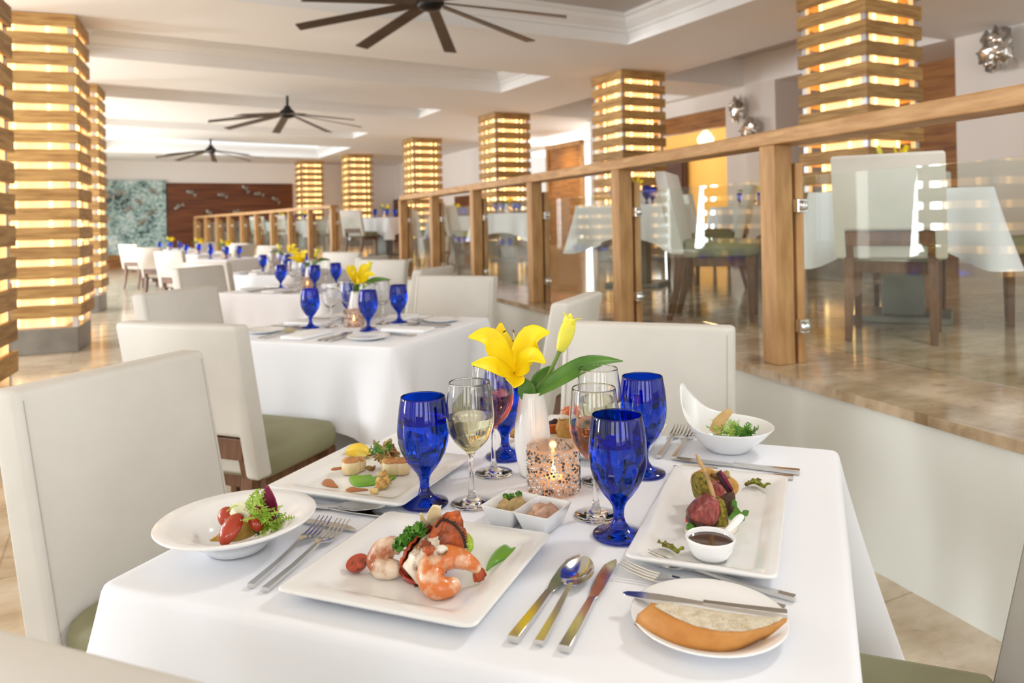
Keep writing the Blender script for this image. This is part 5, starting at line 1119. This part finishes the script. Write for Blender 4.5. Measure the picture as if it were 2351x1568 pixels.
m = Mb(); m.blob(P(1196, 990, z3 + .012), (.022, .018, .016), 3, .3, 50, 12, clip=-.7); tag(obj('golden_croquette', m, M['crab'], smooth=True), 'golden croquette glimpsed beside the vase', 'croquette')

# ---------------------------------------------------------------- the other tables, laid but empty
m = Mb(); m.rings([rrect(.055 - d, .105 - d, .008, z, 4) for d, z in ((.001, 0), (0, .002), (0, .010), (.0015, .013), (.006, .014))], True, True)
napk = single('folded_napkin', m, M['napkin'], 'napkin', smooth=True)
ordw = {'front': 'near', 'back': 'far', 'left': 'aisle', 'right': 'railing'}
def setting(nm, f, detail):
    q = 0.26 if detail else 0.27
    for (u, v), w in (((.261, .374), 'near aisle corner'), ((.57, .36), 'near railing corner'), ((.29, .64), 'far aisle corner'), ((.565, .63), 'far railing corner')):
        on(goblet, f, u, v, 'cobalt goblet on the %s, towards its %s' % (nm, w))
    if detail:
        for (u, v), w in (((.335, .42), 'near aisle'), ((.525, .43), 'near railing'), ((.335, .56), 'far aisle'), ((.515, .57), 'far railing')):
            on(wine_empty, f, u, v, 'empty clear wine glass on the %s, %s side of the vase' % (nm, w))
    if detail != 3:
        on(vase, f, .385, .55, 'white bud vase on the ' + nm); on(holder, f, .425, .47, 'glowing mosaic candle holder on the ' + nm); on(tea, f, .425, .47, 'lit tealight in the holder on the ' + nm, TZ + .0062)
        p = f.at(.385, .55, TZ); l = dup(lily, p + Vector((0, 0, .14)), {'second table': .9, 'third table': -.3, 'fourth table': 2.2}.get(nm, 1.3), 'open yellow lily in the vase on the ' + nm); dup(bud, p + Vector((0, 0, .14)), {'second table': .1, 'third table': .4}.get(nm, 2.8), 'lily bud and leaf in the vase on the ' + nm)
    if detail in (1, 2):
        for sd, a in (('front', 0), ('right', pi / 2), ('back', pi), ('left', -pi / 2)):
            def loc(x, y): R = Matrix.Rotation(a, 2); w = R @ Vector((x - .45, y - .45)); return (w.x + .45, w.y + .45)
            s = 'at the %s place of the %s' % (ordw[sd], nm)
            u, v = loc(.40, .16); on(napk, f, u, v, 'folded white napkin ' + s, rz=a)
            for x, pr, kn in ((.245, fork, 'outer fork'), (.275, fork, 'inner fork'), (.53, knife, 'inner knife'), (.56, spoon, 'spoon'), (.59, knife, 'outer knife')):
                lay(pr, f, loc(x, .05), loc(x, .30), TZ, kn + ' ' + s)
            u, v = loc(.70, .15); on(bplate, f, u, v, 'round white side plate ' + s)
setting('second table', fr['second table'], 1); setting('third table', fr['third table'], 2); setting('fourth table', fr['fourth table'], 2)
for k in ('fifth table', 'sixth table', 'seventh table', 'platform table by the tall chair', 'platform table behind the second oak post', 'platform table before the third lit column', 'platform table seen through the stair gap', 'platform table before the fourth lit column', 'platform table by the white pier', 'platform table behind the far railing', 'platform table near the fish wall'):
    setting(k, fr[k], 0)
for o in bpy.data.objects:
    if '_o' in o: del o['_o']
